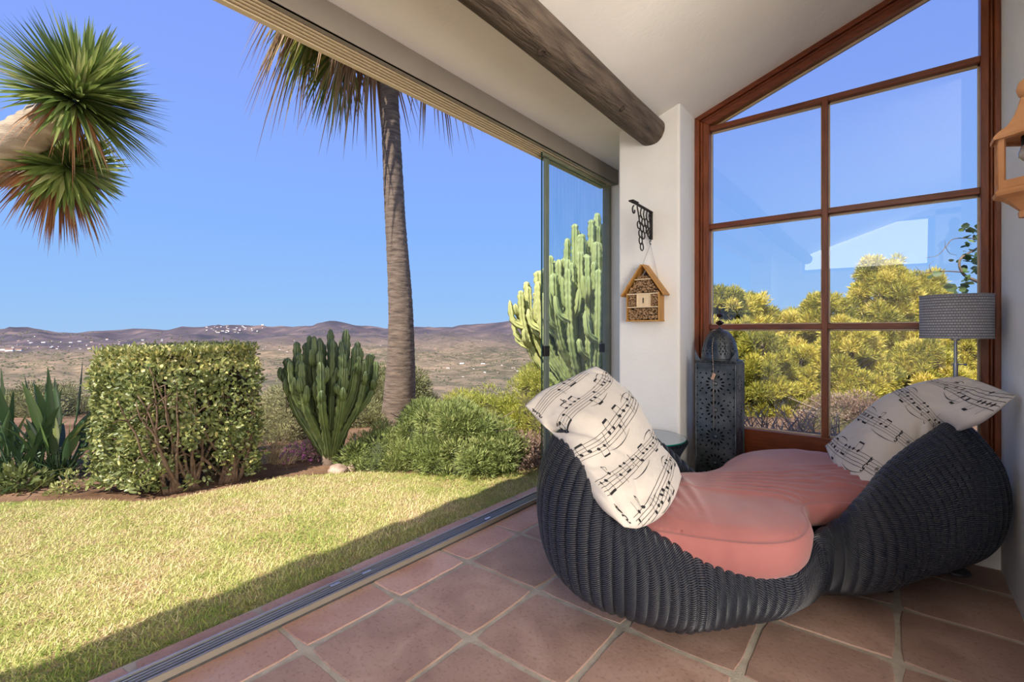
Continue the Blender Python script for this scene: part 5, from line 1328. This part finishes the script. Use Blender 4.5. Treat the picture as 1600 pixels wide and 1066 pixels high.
shrub('pine_bush', 'yellow-green pine-like bush seen through the edge of the glass panel', 'shrub', place(838, 6.6), .42, .40, 1.05, 80, 230, .14, (.04, .08), (.005, .009), DIAM, M['yellowgreen'], M['browncore'], 6, rnd=(.1, .9), parts_seed=7)
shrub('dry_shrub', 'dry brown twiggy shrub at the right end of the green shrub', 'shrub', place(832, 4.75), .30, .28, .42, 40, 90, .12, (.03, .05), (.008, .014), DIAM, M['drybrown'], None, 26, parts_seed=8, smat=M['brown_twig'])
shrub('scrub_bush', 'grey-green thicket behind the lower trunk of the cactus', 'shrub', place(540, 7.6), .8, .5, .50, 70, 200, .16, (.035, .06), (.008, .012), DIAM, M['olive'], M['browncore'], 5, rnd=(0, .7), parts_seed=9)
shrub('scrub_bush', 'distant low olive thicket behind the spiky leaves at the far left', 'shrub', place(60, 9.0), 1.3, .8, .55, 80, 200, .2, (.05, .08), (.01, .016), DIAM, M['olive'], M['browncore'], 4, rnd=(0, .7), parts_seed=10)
shrub('leafy_seedling', 'small broad-leaved green plant in the soil below the spiky leaves', 'plant', place(35, 4.05, -.05), .16, .16, .22, 16, 18, .06, (.05, .09), (.028, .04), OVAL, M['hedgeleaf'], None, 5, rnd=(.2, .6), parts_seed=11)
shrub('leafy_seedling', 'small bright green tuft between the spiky leaves and the clipped hedge', 'plant', place(104, 4.0, -.05), .10, .10, .20, 12, 16, .05, (.03, .05), (.014, .02), OVAL, M['hedgeleaf'], None, 4, rnd=(.4, .9), parts_seed=12)
# pink flowers
M['petal'] = leafmat('magenta_petals', [(0, (.14, .15, .06)), (.35, (.30, .24, .13)), (.5, (.50, .34, .26)), (.72, (.55, .13, .42)), (1, (.66, .22, .52))], .6, .3)
shrub('flowering_plant', 'low plant with magenta flowers at the foot of the cactus', 'plant', place(468, 5.0, -.05), .27, .2, .20, 34, 16, .05, (.02, .035), (.016, .022), OVAL, M['petal'], None, 5, rnd=(0, 1), parts_seed=13)
shrub('ground_cover', 'dry pinkish ground cover left of the cactus trunk', 'plant', place(497, 5.15, -.05), .25, .2, .34, 40, 60, .07, (.02, .035), (.008, .013), DIAM, M['drybrown'], None, 8, rnd=(.4, 1), parts_seed=14, smat=M['twig'])
# dry grass tufts
def tuft(label, p, n, L, W, lean, m_, seed):
    e = empty('grass_tuft', p, label=label, cat='grass tuft'); d = nrm(rand_dirs(n, .3, 1) * np.array([lean, lean, 1]))
    P = np.concatenate([RNG.normal(0, .04, (n, 2)), np.zeros((n, 1))], 1)
    V, F, r = blade_arrays(P, d, np.array([.2, .3, .93]), RNG.uniform(.6, 1, n) * L, W, RNG.uniform(.2, .6, n), 5); o = np_mesh('grass_blades', V, F, m_, e, rnd=r); o['kind'] = 'stuff'; return e
M['drygrass'] = leafmat('dry_grass', [(0, (.25, .16, .08)), (.5, (.48, .36, .20)), (1, (.62, .50, .32))], .8, .2)
M['greengrass'] = leafmat('green_grass', [(0, (.12, .17, .04)), (.5, (.30, .36, .10)), (1, (.55, .52, .22))], .8, .3)
tuft('tall dry brown grass arching beside the right end of the clipped hedge', place(428, 4.9, -.05), 130, .75, .006, .45, M['drygrass'], 1)
tuft('short pale dry grass tuft left of the magenta flowers', place(447, 4.85, -.05), 90, .34, .006, .8, M['drygrass'], 2)

# bird-of-paradise leaves
M['strel'] = leafmat('strelitzia_leaves', [(0, (.03, .06, .025)), (.5, (.065, .12, .045)), (.85, (.13, .21, .06)), (1, (.26, .27, .09))], .4, .15, .5)
sp0 = place(58, 4.35, -.05)
bp_ = empty('bird_of_paradise', sp0, label='clump of long dark green upright strap leaves at the far left of the garden', cat='plant')
rr = random.Random(21)
for k in range(84):
    a = rr.uniform(0, 2 * PI); tilt = rr.uniform(.06, .95); d = np.array([[math.cos(a) * tilt, math.sin(a) * tilt, 1.0]]); L = rr.uniform(.55, 1.12) * (1 - .25 * tilt)
    base_ = np.array([[rr.uniform(-.30, .26), rr.uniform(-.30, .26), 0]])
    st_ = MB(); dn_ = nrm(d)[0]; e0 = base_[0] + dn_ * L * .48
    V, F, r = blade_arrays(np.array([e0]), nrm(d + np.array([[0, 0, .1]])), np.array([.1, .1, .9]) + np.array([math.cos(a), math.sin(a), 0]) * .3, L * .58, rr.uniform(.045, .078), rr.uniform(.02, .30), 8, .22, rnd=np.array([rr.random()]))
    lf = np_mesh('leaf', V, F, M['strel'], bp_, True, rnd=r)
    MB().tube([tuple(base_[0]), tuple(base_[0] + dn_ * L * .25), tuple(e0), tuple(e0 + dn_ * .05)], [.009, .008, .006, .003], 6).build('leaf_stalk', M['strel'], lf, True)
V, F, r = blade_arrays(np.concatenate([RNG.normal(0, .16, (170, 2)), np.zeros((170, 1))], 1), rand_dirs(170, .35, 1), np.array([.1, .1, .9]), RNG.uniform(.3, .75, 170), .014, RNG.uniform(.1, .5, 170), 5)
o = np_mesh('thin_leaves', V, F, M['strel'], bp_, rnd=r); o['kind'] = 'stuff'

# ------------------------------------------------------------------ candelabra cactus
def cactus_mat(name, a, b_, c):
    m, nt, b = newmat(name); uv = N_(nt, 'ShaderNodeUVMap'); sp = N_(nt, 'ShaderNodeSeparateXYZ'); nt.links.new(uv.outputs[0], sp.inputs[0])
    tcn = N_(nt, 'ShaderNodeTexCoord'); n = N_(nt, 'ShaderNodeTexNoise'); n.inputs['Scale'].default_value = 6; nt.links.new(tcn.outputs['Object'], n.inputs['Vector'])
    c0 = ramp(nt, n.outputs[0], [(.3, a), (.7, b_)]); r2 = ramp(nt, sp.outputs['X'], [(.86, (0, 0, 0)), (1.0, (1, 1, 1))])
    mx = N_(nt, 'ShaderNodeMix'); mx.data_type = 'RGBA'; nt.links.new(r2, mx.inputs[0]); nt.links.new(c0, mx.inputs[6]); mx.inputs[7].default_value = (*c, 1)
    nt.links.new(mx.outputs[2], b.inputs['Base Color']); b.inputs['Roughness'].default_value = .5; return m
M['cactus'] = cactus_mat('cactus_skin', (.05, .082, .03), (.115, .155, .048), (.26, .26, .12))
M['cactus2'] = cactus_mat('cactus_skin_pale', (.33, .36, .12), (.47, .48, .19), (.60, .56, .28))
def cstem(pts, r, seg_len, m_, par, ribs=5, n=None, name='stem', seed=0):
    P = catmull(pts, n or max(16, int(sum(math.dist(pts[i], pts[i + 1]) for i in range(len(pts) - 1)) / .022)), False); N = len(P); V = []; UV = []
    t0 = nrm(P[1] - P[0]); x = np.cross(t0, [0.3, .9, .1]); x = x / np.linalg.norm(x); L = 0; K = ribs * 4
    for i, p in enumerate(P):
        t = nrm(P[min(i + 1, N - 1)] - P[max(i - 1, 0)]); x = x - t * np.dot(x, t); x /= np.linalg.norm(x); y = np.cross(t, x)
        if i: L += np.linalg.norm(P[i] - P[i - 1])
        s_ = i / (N - 1); ph = (L / seg_len + seed * .37) % 1
        rad = r * (1 - .10 * s_) * (.84 + .16 * math.sin(PI * ph) ** .6) * min(1, ((1 - s_) * N / 3 + .02)) ** .5 * (.75 + .25 * min(1, s_ * 5))
        for k in range(K):
            a = 2 * PI * k / K + seed; q = abs(((k / 4) % 1) - .5) * 2            # 1 on the rib edge
            bump_ = 1 + ((.05 * math.sin(L / .016 * PI) + .12 * math.sin(L / .045 * PI)) if q > .9 else 0)
            rr_ = rad * (.46 + .54 * q ** 1.3) * bump_
            V.append(p + (x * math.cos(a) + y * math.sin(a)) * rr_); UV.append((q, s_))
    F = [(i * K + k, i * K + (k + 1) % K, (i + 1) * K + (k + 1) % K, (i + 1) * K + k) for i in range(N - 1) for k in range(K)]
    return np_mesh(name, np.array(V), np.array(F), m_, par, True, uv=np.array(UV))
def candelabra(base, H, W, nst, m_, label, seed, r, trunk_r, lean=(0, 0), rl=1.0, low=False, hfun=None):
    e = empty('candelabra_cactus', base, label=label, cat='cactus'); rr = random.Random(seed)
    MB().tube([(0, 0, -.05), (0, 0, .08), (.0, 0, .24)], [trunk_r * 1.15, trunk_r, trunk_r * .8], 14).build('trunk', M['bark'], e, True)
    for k in range(nst):
        a = k * 2.39996 + rr.uniform(-.2, .2); q = math.sqrt((k + .6) / nst); R_ = W * q * rr.uniform(.9, 1.05)
        z0 = .05 + .30 * rr.random() * q * H if not low else rr.uniform(.05, .5) * H; top = H * (hfun(a, q) if hfun else (1 - .22 * q ** 2)) * rr.uniform(.90, 1.02)
        x1, y1_ = R_ * math.cos(a) + lean[0] * q, R_ * math.sin(a) + lean[1] * q
        s0 = .25 if not low else .45
        pts = [(x1 * .08, y1_ * .08, z0 * .3), (x1 * .42, y1_ * .42, z0 + (top - z0) * .16), (x1 * .80, y1_ * .80, z0 + (top - z0) * .45), (x1 * .96, y1_ * .96, z0 + (top - z0) * .72), (x1 * rl, y1_ * rl, top)]
        s_ = cstem(pts, r * rr.uniform(.85, 1.15), rr.uniform(.16, .24), m_, e, seed=rr.uniform(0, 6))
        for b_ in range(rr.choice((1, 1, 2))):
            i = rr.uniform(.5, .8); c = catmull(pts, 41, False)[int(i * 40)]; aa = a + rr.uniform(-1.3, 1.3); l = rr.uniform(.10, .20) * H / 1.4
            cstem([tuple(c), (c[0] + .05 * math.cos(aa) * H, c[1] + .05 * math.sin(aa) * H, c[2] + .03 * H), (c[0] + .065 * math.cos(aa) * H, c[1] + .065 * math.sin(aa) * H, c[2] + l)], r * .8, .14, m_, e, name='side_arm', seed=rr.uniform(0, 6), n=14)
    return e
cc = place(516, 4.85, -.03)
candelabra(cc, 1.40, .50, 40, M['cactus'], 'dark green candelabra cactus with upright ribbed arms standing between hedge and palm', 2, .043, .085)
cb = place(925, 6.6)
candelabra(cb, 3.10, 1.05, 110, M['cactus2'], 'huge pale green candelabra cactus seen through the sliding glass panels', 5, .060, .2, hfun=lambda a, q: 1 - .26 * q ** 1.5 * (.5 + .5 * math.cos(a - (A_ + PI))) - .10 * q)
# rock at the cactus foot
def rock(p, s, label, seed):
    bm = bmesh.new(); bmesh.ops.create_icosphere(bm, subdivisions=3, radius=1)
    for v in bm.verts: v.co *= 1 + .25 * mnoise.noise(v.co * 1.6 + Vector((seed, 0, 0))); v.co = Vector((v.co.x * s[0], v.co.y * s[1], v.co.z * s[2]))
    me = bpy.data.meshes.new('rock'); bm.to_mesh(me); bm.free(); o = link('rock', me, M['rock']); o.location = p; tag(o, label, 'rock'); me.polygons.foreach_set('use_smooth', [True] * len(me.polygons))
M['rock'] = mat('pinkish_rock', (.22, .14, .10), (.42, .31, .25), 9, .95, bump=.8, bscale=20)
rock(place(527, 4.55, .0), (.11, .08, .055), 'rough pinkish rock at the foot of the candelabra cactus', 1)
rock(place(548, 4.6, -.01), (.05, .04, .045), 'small pale rock beside the larger rock under the cactus', 4)
stk = empty('garden_stake', place(556, 4.95, -.05), label='short slanted pale grey garden stake right of the cactus', cat='stake')
MB().tube([(0, 0, 0), (-.02, .0, .30)], .010, 10).build('rod', mat('grey_plastic', (.42, .42, .48), None, rough=.5), stk, True, autos=50)
MB().tube([(-.02, 0, .30), (-.0205, 0, .31)], .012, 10).build('cap', M['black'], stk, True, autos=50)

# ------------------------------------------------------------------ palm
M['palmbark'] = mat('palm_trunk', (.085, .06, .045), (.24, .175, .13), 3.5, .9, bump=.8, bscale=22, stretch=(1.5, 1.5, 9), lo=.3, hi=.68, bdist=.02)
pd = 7.5; pb = place(622, pd, -.12)
palm = empty('fan_palm', pb, label='tall fan palm with a grey-brown ringed trunk and hanging fronds', cat='palm tree')
tl = [(650, 622, 27), (600, 625, 24), (520, 627, 20), (440, 624, 18), (350, 618, 16), (260, 613.5, 15), (180, 610, 14), (120, 607, 14), (60, 604, 14), (0, 602, 14), (-50, 601, 14)]
TP = []
for (py, px, hw) in [(700, 620, 36)] + tl:
    q = xy_at(px, pd); TP.append((q[0] - pb[0], q[1] - pb[1], 1.3 + (518 - py) / 736 * pd - pb[2], hw / 736 * pd / 1.03))
TPc = catmull(TP, 420, False); K = 36; V = []
for i, (x, y, z, r) in enumerate(TPc):
    ringp = (z / .034) % 1; saw = .006 * (ringp if ringp < .8 else (1 - ringp) * 4)
    for k in range(K):
        a = 2 * PI * k / K; n_r = .008 * mnoise.noise(Vector((math.cos(a) * 3, math.sin(a) * 3, z * 14))) + .004 * mnoise.noise(Vector((math.cos(a) * 9, math.sin(a) * 9, z * 30)))
        V.append((x + (r + saw + n_r) * math.cos(a), y + (r + saw + n_r) * math.sin(a), z + .01 * mnoise.noise(Vector((math.cos(a), math.sin(a), z * 3)))))
F = np.array([(i * K + k, i * K + (k + 1) % K, (i + 1) * K + (k + 1) % K, (i + 1) * K + k) for i in range(len(TPc) - 1) for k in range(K)])
np_mesh('trunk', np.array(V), F, M['palmbark'], palm, True)
M['frond'] = leafmat('palm_frond_green', [(0, (.07, .11, .02)), (.5, (.24, .28, .05)), (.85, (.46, .42, .10)), (1, (.66, .52, .26))], .45, .35)
M['deadfrond'] = leafmat('palm_frond_dry', [(0, (.16, .075, .03)), (.5, (.38, .22, .10)), (1, (.60, .45, .28))], .7, .3)
top = TPc[-1][:3]
def frond(az, el, Lp, Lf, dry, seed, drp):
    rr = random.Random(seed); d = Vector((math.cos(az) * math.cos(el), math.sin(az) * math.cos(el), math.sin(el))); o_ = Vector(top) + Vector((0, 0, rr.uniform(-.1, .25)))
    P = [o_, o_ + d * Lp * .5 + Vector((0, 0, -.04)), o_ + d * Lp + Vector((0, 0, -drp * Lp * .45))]
    pc = catmull([tuple(p) for p in P], 12, False); hub = pc[-1]; hd_ = nrm(pc[-1] - pc[-2]); m_ = M['deadfrond'] if dry else M['frond']
    Lf *= 1.28 if dry else 1.05; n = 46; ang = np.linspace(-1.75, 1.75, n) + RNG.normal(0, .03, n); side = nrm(np.cross(hd_, [0, 0, 1.0]) + 1e-6); up = np.cross(side, hd_)
    D = hd_[None] * np.cos(ang)[:, None] + side[None] * np.sin(ang)[:, None] + up[None] * RNG.uniform(-.05, .15, n)[:, None]
    V, F, r = blade_arrays(np.repeat(hub[None], n, 0), D, up, Lf * (1 - .25 * (ang / 1.75) ** 2) * RNG.uniform(.85, 1.05, n), .068, drp * RNG.uniform(.65, 1.1, n) + (.35 if dry else 0), 6, .3)
    f_ = np_mesh('frond', V, F, m_, palm, rnd=r)
    if dry: f_['label'] = 'dry brown frond'
    MB().tube([tuple(p) for p in pc], np.linspace(.022, .010, 12), 6).build('frond_stalk', m_, f_, True)
rr = random.Random(31)
for k in range(34):
    el = 1.35 - 1.55 * ((k + .5) / 34); frond(k * 2.39996, el, rr.uniform(.75, 1.05), rr.uniform(.85, 1.1), k > 27, k, .45 + .012 * k)
left = math.atan2(-RGT[1], -RGT[0])
for k, (da, el, Lp, Lf, dry) in enumerate(((-.1, -.32, 1.35, .80, 0), (.3, -.60, 1.15, .90, 0), (-.35, -.70, 1.05, .85, 0), (.1, -.95, .75, .70, 1), (.6, -1.1, .6, .65, 1), (-.6, -1.2, .55, .7, 1), (2.9, -.75, .75, .75, 1), (3.3, -.6, .85, .75, 0), (2.6, -1.1, .55, .6, 1))):
    frond(left + da, el, Lp, Lf, bool(dry), 70 + k, .75)

# ------------------------------------------------------------------ dragon tree
M['dragonbark'] = mat('dragon_tree_bark', (.26, .19, .13), (.45, .35, .25), 4, .75, bump=.7, bscale=30, stretch=(1, 1, 7), bdist=.01)
M['dragonleaf'] = leafmat('dragon_leaves', [(0, (.10, .15, .035)), (.45, (.22, .29, .07)), (.8, (.38, .43, .13)), (.94, (.55, .52, .24)), (1, (.50, .22, .08))], .33, .3, .6)
M['dragondry'] = leafmat('dragon_dry_leaves', [(0, (.10, .04, .02)), (.5, (.30, .11, .04)), (1, (.42, .24, .12))], .7, .2)
ddx = w3(115, 160, 3.25); d2 = w3(98, 262, 3.55)
tb = xy_at(-420, 3.6); dt = empty('dragon_tree', (tb[0], tb[1], -.06), label='dragon tree with ringed pale branches and sword-leaf rosettes overhanging the garden top left', cat='tree')
T0 = np.array([tb[0], tb[1], -.06])
def limb(pts, rs, name='branch'):
    P = catmull([tuple(np.array(p) - T0) + (r,) for p, r in zip(pts, rs)], 70, False); K = 22; mb = MB()
    rad = [p[3] * (1 + .035 * math.sin(i * 1.35) + .02 * math.sin(i * .5)) for i, p in enumerate(P)]
    mb.tube([tuple(p[:3]) for p in P], rad, K); mb.build(name, M['dragonbark'], dt, True)
fork = np.array(w3(-330, 330, 3.5))
limb([T0 + [0, 0, 0], T0 + [.03, 0, .9], fork], [.26, .20, .17], 'trunk')
limb([fork, np.array(w3(-120, 290, 3.35)), np.array(w3(10, 228, 3.28)), np.array(w3(70, 192, 3.25)), np.array(ddx)], [.15, .135, .125, .118, .07])
limb([fork, np.array(w3(-150, 300, 3.6)), np.array(w3(0, 274, 3.7)), np.array(w3(50, 270, 3.75)), np.array(w3(98, 262, 3.75))], [.13, .105, .085, .078, .05])
for (c, ax, nl, L0, seed, drys) in ((np.array(ddx), np.array(ddx) - np.array(w3(60, 198, 3.27)), 680, .50, 1, 60), (np.array(d2), np.array(d2) - np.array(w3(30, 272, 3.74)), 230, .36, 2, 260)):
    ax = nrm(nrm(ax) + np.array([0, 0, .55 if seed == 1 else .0])); n = nl; dd = rand_dirs(n * 4); al = dd @ ax; dd = dd[al > (-.22 if seed == 1 else -.02)][:n]; n = len(dd); al = dd @ ax
    P = c - T0 + ax * (.05 * al)[:, None] * 1.5 + dd * .03
    L = L0 * RNG.uniform(.78, 1.08, n); W_ = RNG.uniform(.030, .048, n); dr_ = RNG.uniform(.0, .12, n) + .12 * (al < .1)
    rn = np.clip(RNG.uniform(0, .9, n) + .1 * (al < -.1), 0, 1)
    order = np.argsort(-(dd @ nrm(np.array([0, 0, 1.3]) - c)))
    big = order[:150]
    for q in big:
        V, F, r = blade_arrays(P[q:q + 1], dd[q:q + 1], nrm(ax + np.array([.01, .02, .4])), L[q:q + 1], W_[q:q + 1], dr_[q:q + 1], 6, .2, rn[q:q + 1]); np_mesh('leaf', V, F, M['dragonleaf'], dt, True, rnd=r)
    rest = order[150:]; V, F, r = blade_arrays(P[rest], dd[rest], nrm(ax + np.array([.01, .02, .4])), L[rest], W_[rest], dr_[rest], 6, .2, rn[rest]); o = np_mesh('leaves', V, F, M['dragonleaf'], dt, True, rnd=r); o['kind'] = 'stuff'
    n = drys; dd = rand_dirs(n * 3); al = dd @ ax; dd = dd[(al < .35) & (al > -.6)][:n]; n = len(dd); V, F, r = blade_arrays(c - T0 - ax * .03 + dd * .05, nrm(dd + np.array([0, 0, -.5])), ax, RNG.uniform(.22, .38, n), .016, RNG.uniform(.4, .9, n), 5, .2)
    o = np_mesh('dry_leaves', V, F, M['dragondry'], dt, rnd=r); o['kind'] = 'stuff'

# ------------------------------------------------------------------ pines and brush beyond the gable window
M['pine'] = leafmat('pine_needles', [(0, (.10, .11, .02)), (.3, (.30, .29, .04)), (.55, (.62, .53, .08)), (.85, (.88, .70, .16)), (1, (.90, .72, .34))], .6, .25)
M['pinecore'] = mat('shaded_pine_core', (.03, .035, .012), (.07, .075, .025), 6, 1)
def pine(px, d, ytop, ybot, hwpx, label, seed, nclump=90, dens=330, tone=(0, 1)):
    nclump = int(nclump * 1.35)
    rr = np.random.default_rng(seed); q = xy_at(px, d); zg = min(gnd(q), 1.3 + (518 - 700) / 736 * d); zt_ = 1.3 + (518 - ytop) / 736 * d; zb_ = 1.3 + (518 - ybot) / 736 * d; R_ = hwpx / 736 * d / 1.15
    e = empty('pine_tree', (q[0], q[1], zg), label=label, cat='tree', group='pines beyond the gable window')
    MB().tube([(0, 0, 0), (.02 * R_, 0, (zt_ - zg) * .5), (0, .03, (zt_ - zg) * .97)], [.10, .06, .012], 8).build('trunk', M['bark'], e, True)
    cs = []; rs = []
    for k in range(nclump):
        h = rr.uniform(0, 1) ** .85; a = rr.uniform(0, 2 * PI); prof = math.sin(PI * min(1, .18 + .78 * (1 - h))) ** .7 * (1 - .45 * h); rad = R_ * prof * rr.uniform(.35, 1) ** .5
        cs.append((rad * math.cos(a), rad * math.sin(a), zb_ - zg + (zt_ - zb_) * h - .12)); rs.append(rr.uniform(.11, .21) * (1 - .35 * h) * d / 9)
    V, F, r = clumps(cs, rs, dens, (.06 * d / 9, .13 * d / 9), (.010 * d / 9, .020 * d / 9), DIAM, jitter=.6, shell=.35, upw=.5, rndrange=tone)
    o = np_mesh('foliage', V, F, M['pine'], e, rnd=r); o['kind'] = 'stuff'
    for k in range(0, nclump, 6):
        c = cs[k]; MB().tube(catmull([(0, 0, max(.1, c[2] - .35)), (c[0] * .5, c[1] * .5, c[2] - .12), c], 6, False), np.linspace(.03, .006, 6), 5).build('branch', M['bark'], e, True)
    return e
pine(1130, 10, 447, 640, 75, 'yellow-green pine behind the metal lantern, leftmost in the window', 1, 110)
pine(1165, 12, 458, 600, 70, 'bushy pine just right of the metal lantern', 2, 90)
pine(1225, 13, 486, 640, 70, 'low pine crown below the far blue mountain, left of the window post', 3, 90)
pine(1290, 11, 458, 650, 62, 'pine right behind the vertical window bar', 4, 100)
pine(1378, 12, 402, 620, 70, 'tallest pine, its crown rising above the others right of the window bar', 5, 150)
pine(1440, 13, 424, 620, 60, 'pine with a loose crown just left of the grey lampshade', 6, 100)
pine(1330, 9, 505, 690, 90, 'broad low pine in the lower right window pane', 7, 120)
pine(1190, 9, 520, 690, 80, 'broad low dark-hearted pine in the lower left window pane', 8, 120, tone=(0, .7))
pine(1250, 9.5, 540, 690, 70, 'low pine left of the window bar at the bottom', 9, 90, tone=(0, .8))
pine(1440, 10, 530, 680, 80, 'low pine behind the right music pillow', 10, 100)
pine(1520, 12, 512, 640, 60, 'young pine right of the lamp pole', 11, 80)
shrub('dry_shrub', 'dry pink-brown thicket at the foot of the pines right of the window bar', 'shrub', place(1330, 7.0), .9, .6, .55, 80, 160, .16, (.03, .06), (.008, .014), DIAM, M['drybrown'], M['browncore'], 20, parts_seed=31, smat=M['twig'])
tw = empty('dead_branches', place(1230, 5.4), label='bare pinkish dead branches just outside the left lower window pane', cat='branches')
rr = random.Random(77)
for k in range(60):
    a = rr.uniform(0, 2 * PI); x0, y0_ = rr.uniform(-.55, .5), rr.uniform(-.3, .3); L = rr.uniform(.3, .62); p0 = (x0, y0_, 0); p1 = (x0 + .25 * L * math.cos(a), y0_ + .25 * L * math.sin(a), L * .55); p2_ = (x0 + .55 * L * math.cos(a), y0_ + .55 * L * math.sin(a), L)
    mb = MB(); mb.tube(catmull([p0, p1, p2_], 8, False), np.linspace(.010, .003, 8), 5)
    for q in range(4):
        t = rr.uniform(.4, .95); c = catmull([p0, p1, p2_], 21, False)[int(t * 20)]; e_ = (c[0] + rr.uniform(-.12, .12), c[1] + rr.uniform(-.12, .12), c[2] + rr.uniform(.03, .16)); mb.tube([tuple(c), e_], [.005, .002], 4)
    mb.build('dead_branch', M['twig'], tw, True)
tuft('green grass growing just outside the window right of the metal lantern', place(1185, 5.2), 420, .50, .007, .8, M['greengrass'], 5)
tuft('pale grass growing under the dead branches outside the window', place(1215, 5.4), 260, .42, .007, .9, M['greengrass'], 6)

# leafy branch reaching in from the right, outside the window
M['roundleaf'] = leafmat('round_leaves', [(0, (.04, .07, .025)), (.6, (.09, .15, .04)), (1, (.18, .25, .07))], .5, .25)
bz_ = 5.0
br_ = empty('leafy_branch', tuple(xy_at(1640, bz_)) + (gnd(xy_at(1640, bz_)),), label='bare curving branch with round green leaves outside the window above the lampshade', cat='branch')
B0 = np.array(br_.location)
def bw(pts, r0, r1, name='branch'):
    P = catmull([tuple(np.array(w3(px, py, d)) - B0) for px, py, d in pts], 26, False); MB().tube([tuple(p) for p in P], np.linspace(r0, r1, 26), 6).build(name, M['bark'], br_, True); return P
MB().tube([(0, 0, 0), (.0, .05, .6), tuple(np.array(w3(1600, 470, 5)) - B0)], [.06, .045, .02], 8).build('stem', M['bark'], br_, True)
bw([(1600, 470, 5), (1560, 455, 5), (1527, 440, 5), (1507, 430, 5), (1499, 415, 5), (1503, 402, 5), (1520, 392, 5.0), (1530, 386, 5)], .020, .008)
bw([(1500, 425, 5), (1480, 424, 5), (1455, 425, 5), (1440, 428, 4.95), (1428, 431, 4.9)], .007, .002)
bw([(1600, 372, 5), (1540, 373, 5), (1492, 373, 5), (1478, 386, 4.95), (1465, 399, 4.9), (1446, 403, 4.9)], .006, .002)
bw([(1478, 387, 4.95), (1484, 396, 5), (1495, 399, 5)], .003, .0015); bw([(1476, 388, 5), (1477, 380, 5), (1476, 376, 5)], .003, .001)
bw([(1455, 425, 5), (1452, 415, 5), (1459, 407, 5)], .003, .001); bw([(1440, 428, 5), (1434, 420, 5), (1430, 416, 5)], .003, .001); bw([(1458, 425, 5), (1455, 436, 5), (1450, 441, 5)], .003, .001)
rr = random.Random(9)
lc = [(1516, 352, 5), (1510, 360, 4), (1520, 366, 7), (1528, 362, 6), (1504, 360, 3), (1524, 372, 6), (1513, 385, 5), (1520, 398, 6), (1527, 392, 6), (1508, 395, 3), (1516, 409, 8), (1494, 410, 4), (1522, 425, 6), (1528, 418, 6), (1509, 436, 5), (1505, 441, 8), (1492, 452, 9), (1500, 457, 6), (1454, 428, 6), (1434, 430, 4), (1512, 422, 5), (1525, 404, 7), (1530, 380, 6), (1532, 355, 6), (1498, 446, 6)]
for (px, py, s_) in lc:
    for q in range(3 if s_ > 4 else 2):
        c = np.array([w3(px + rr.uniform(-5, 5), py + rr.uniform(-4, 4), 5 + rr.uniform(-.08, .08))]) - B0; L = s_ / 736 * 5 * rr.uniform(1.4, 2.3)
        V, F, r = leaf_arrays(c, rand_dirs(1, -.5, .5), rand_dirs(1), L, L * .95, OVAL, np.array([rr.random()])); np_mesh('leaf', V, F, M['roundleaf'], br_, rnd=r)
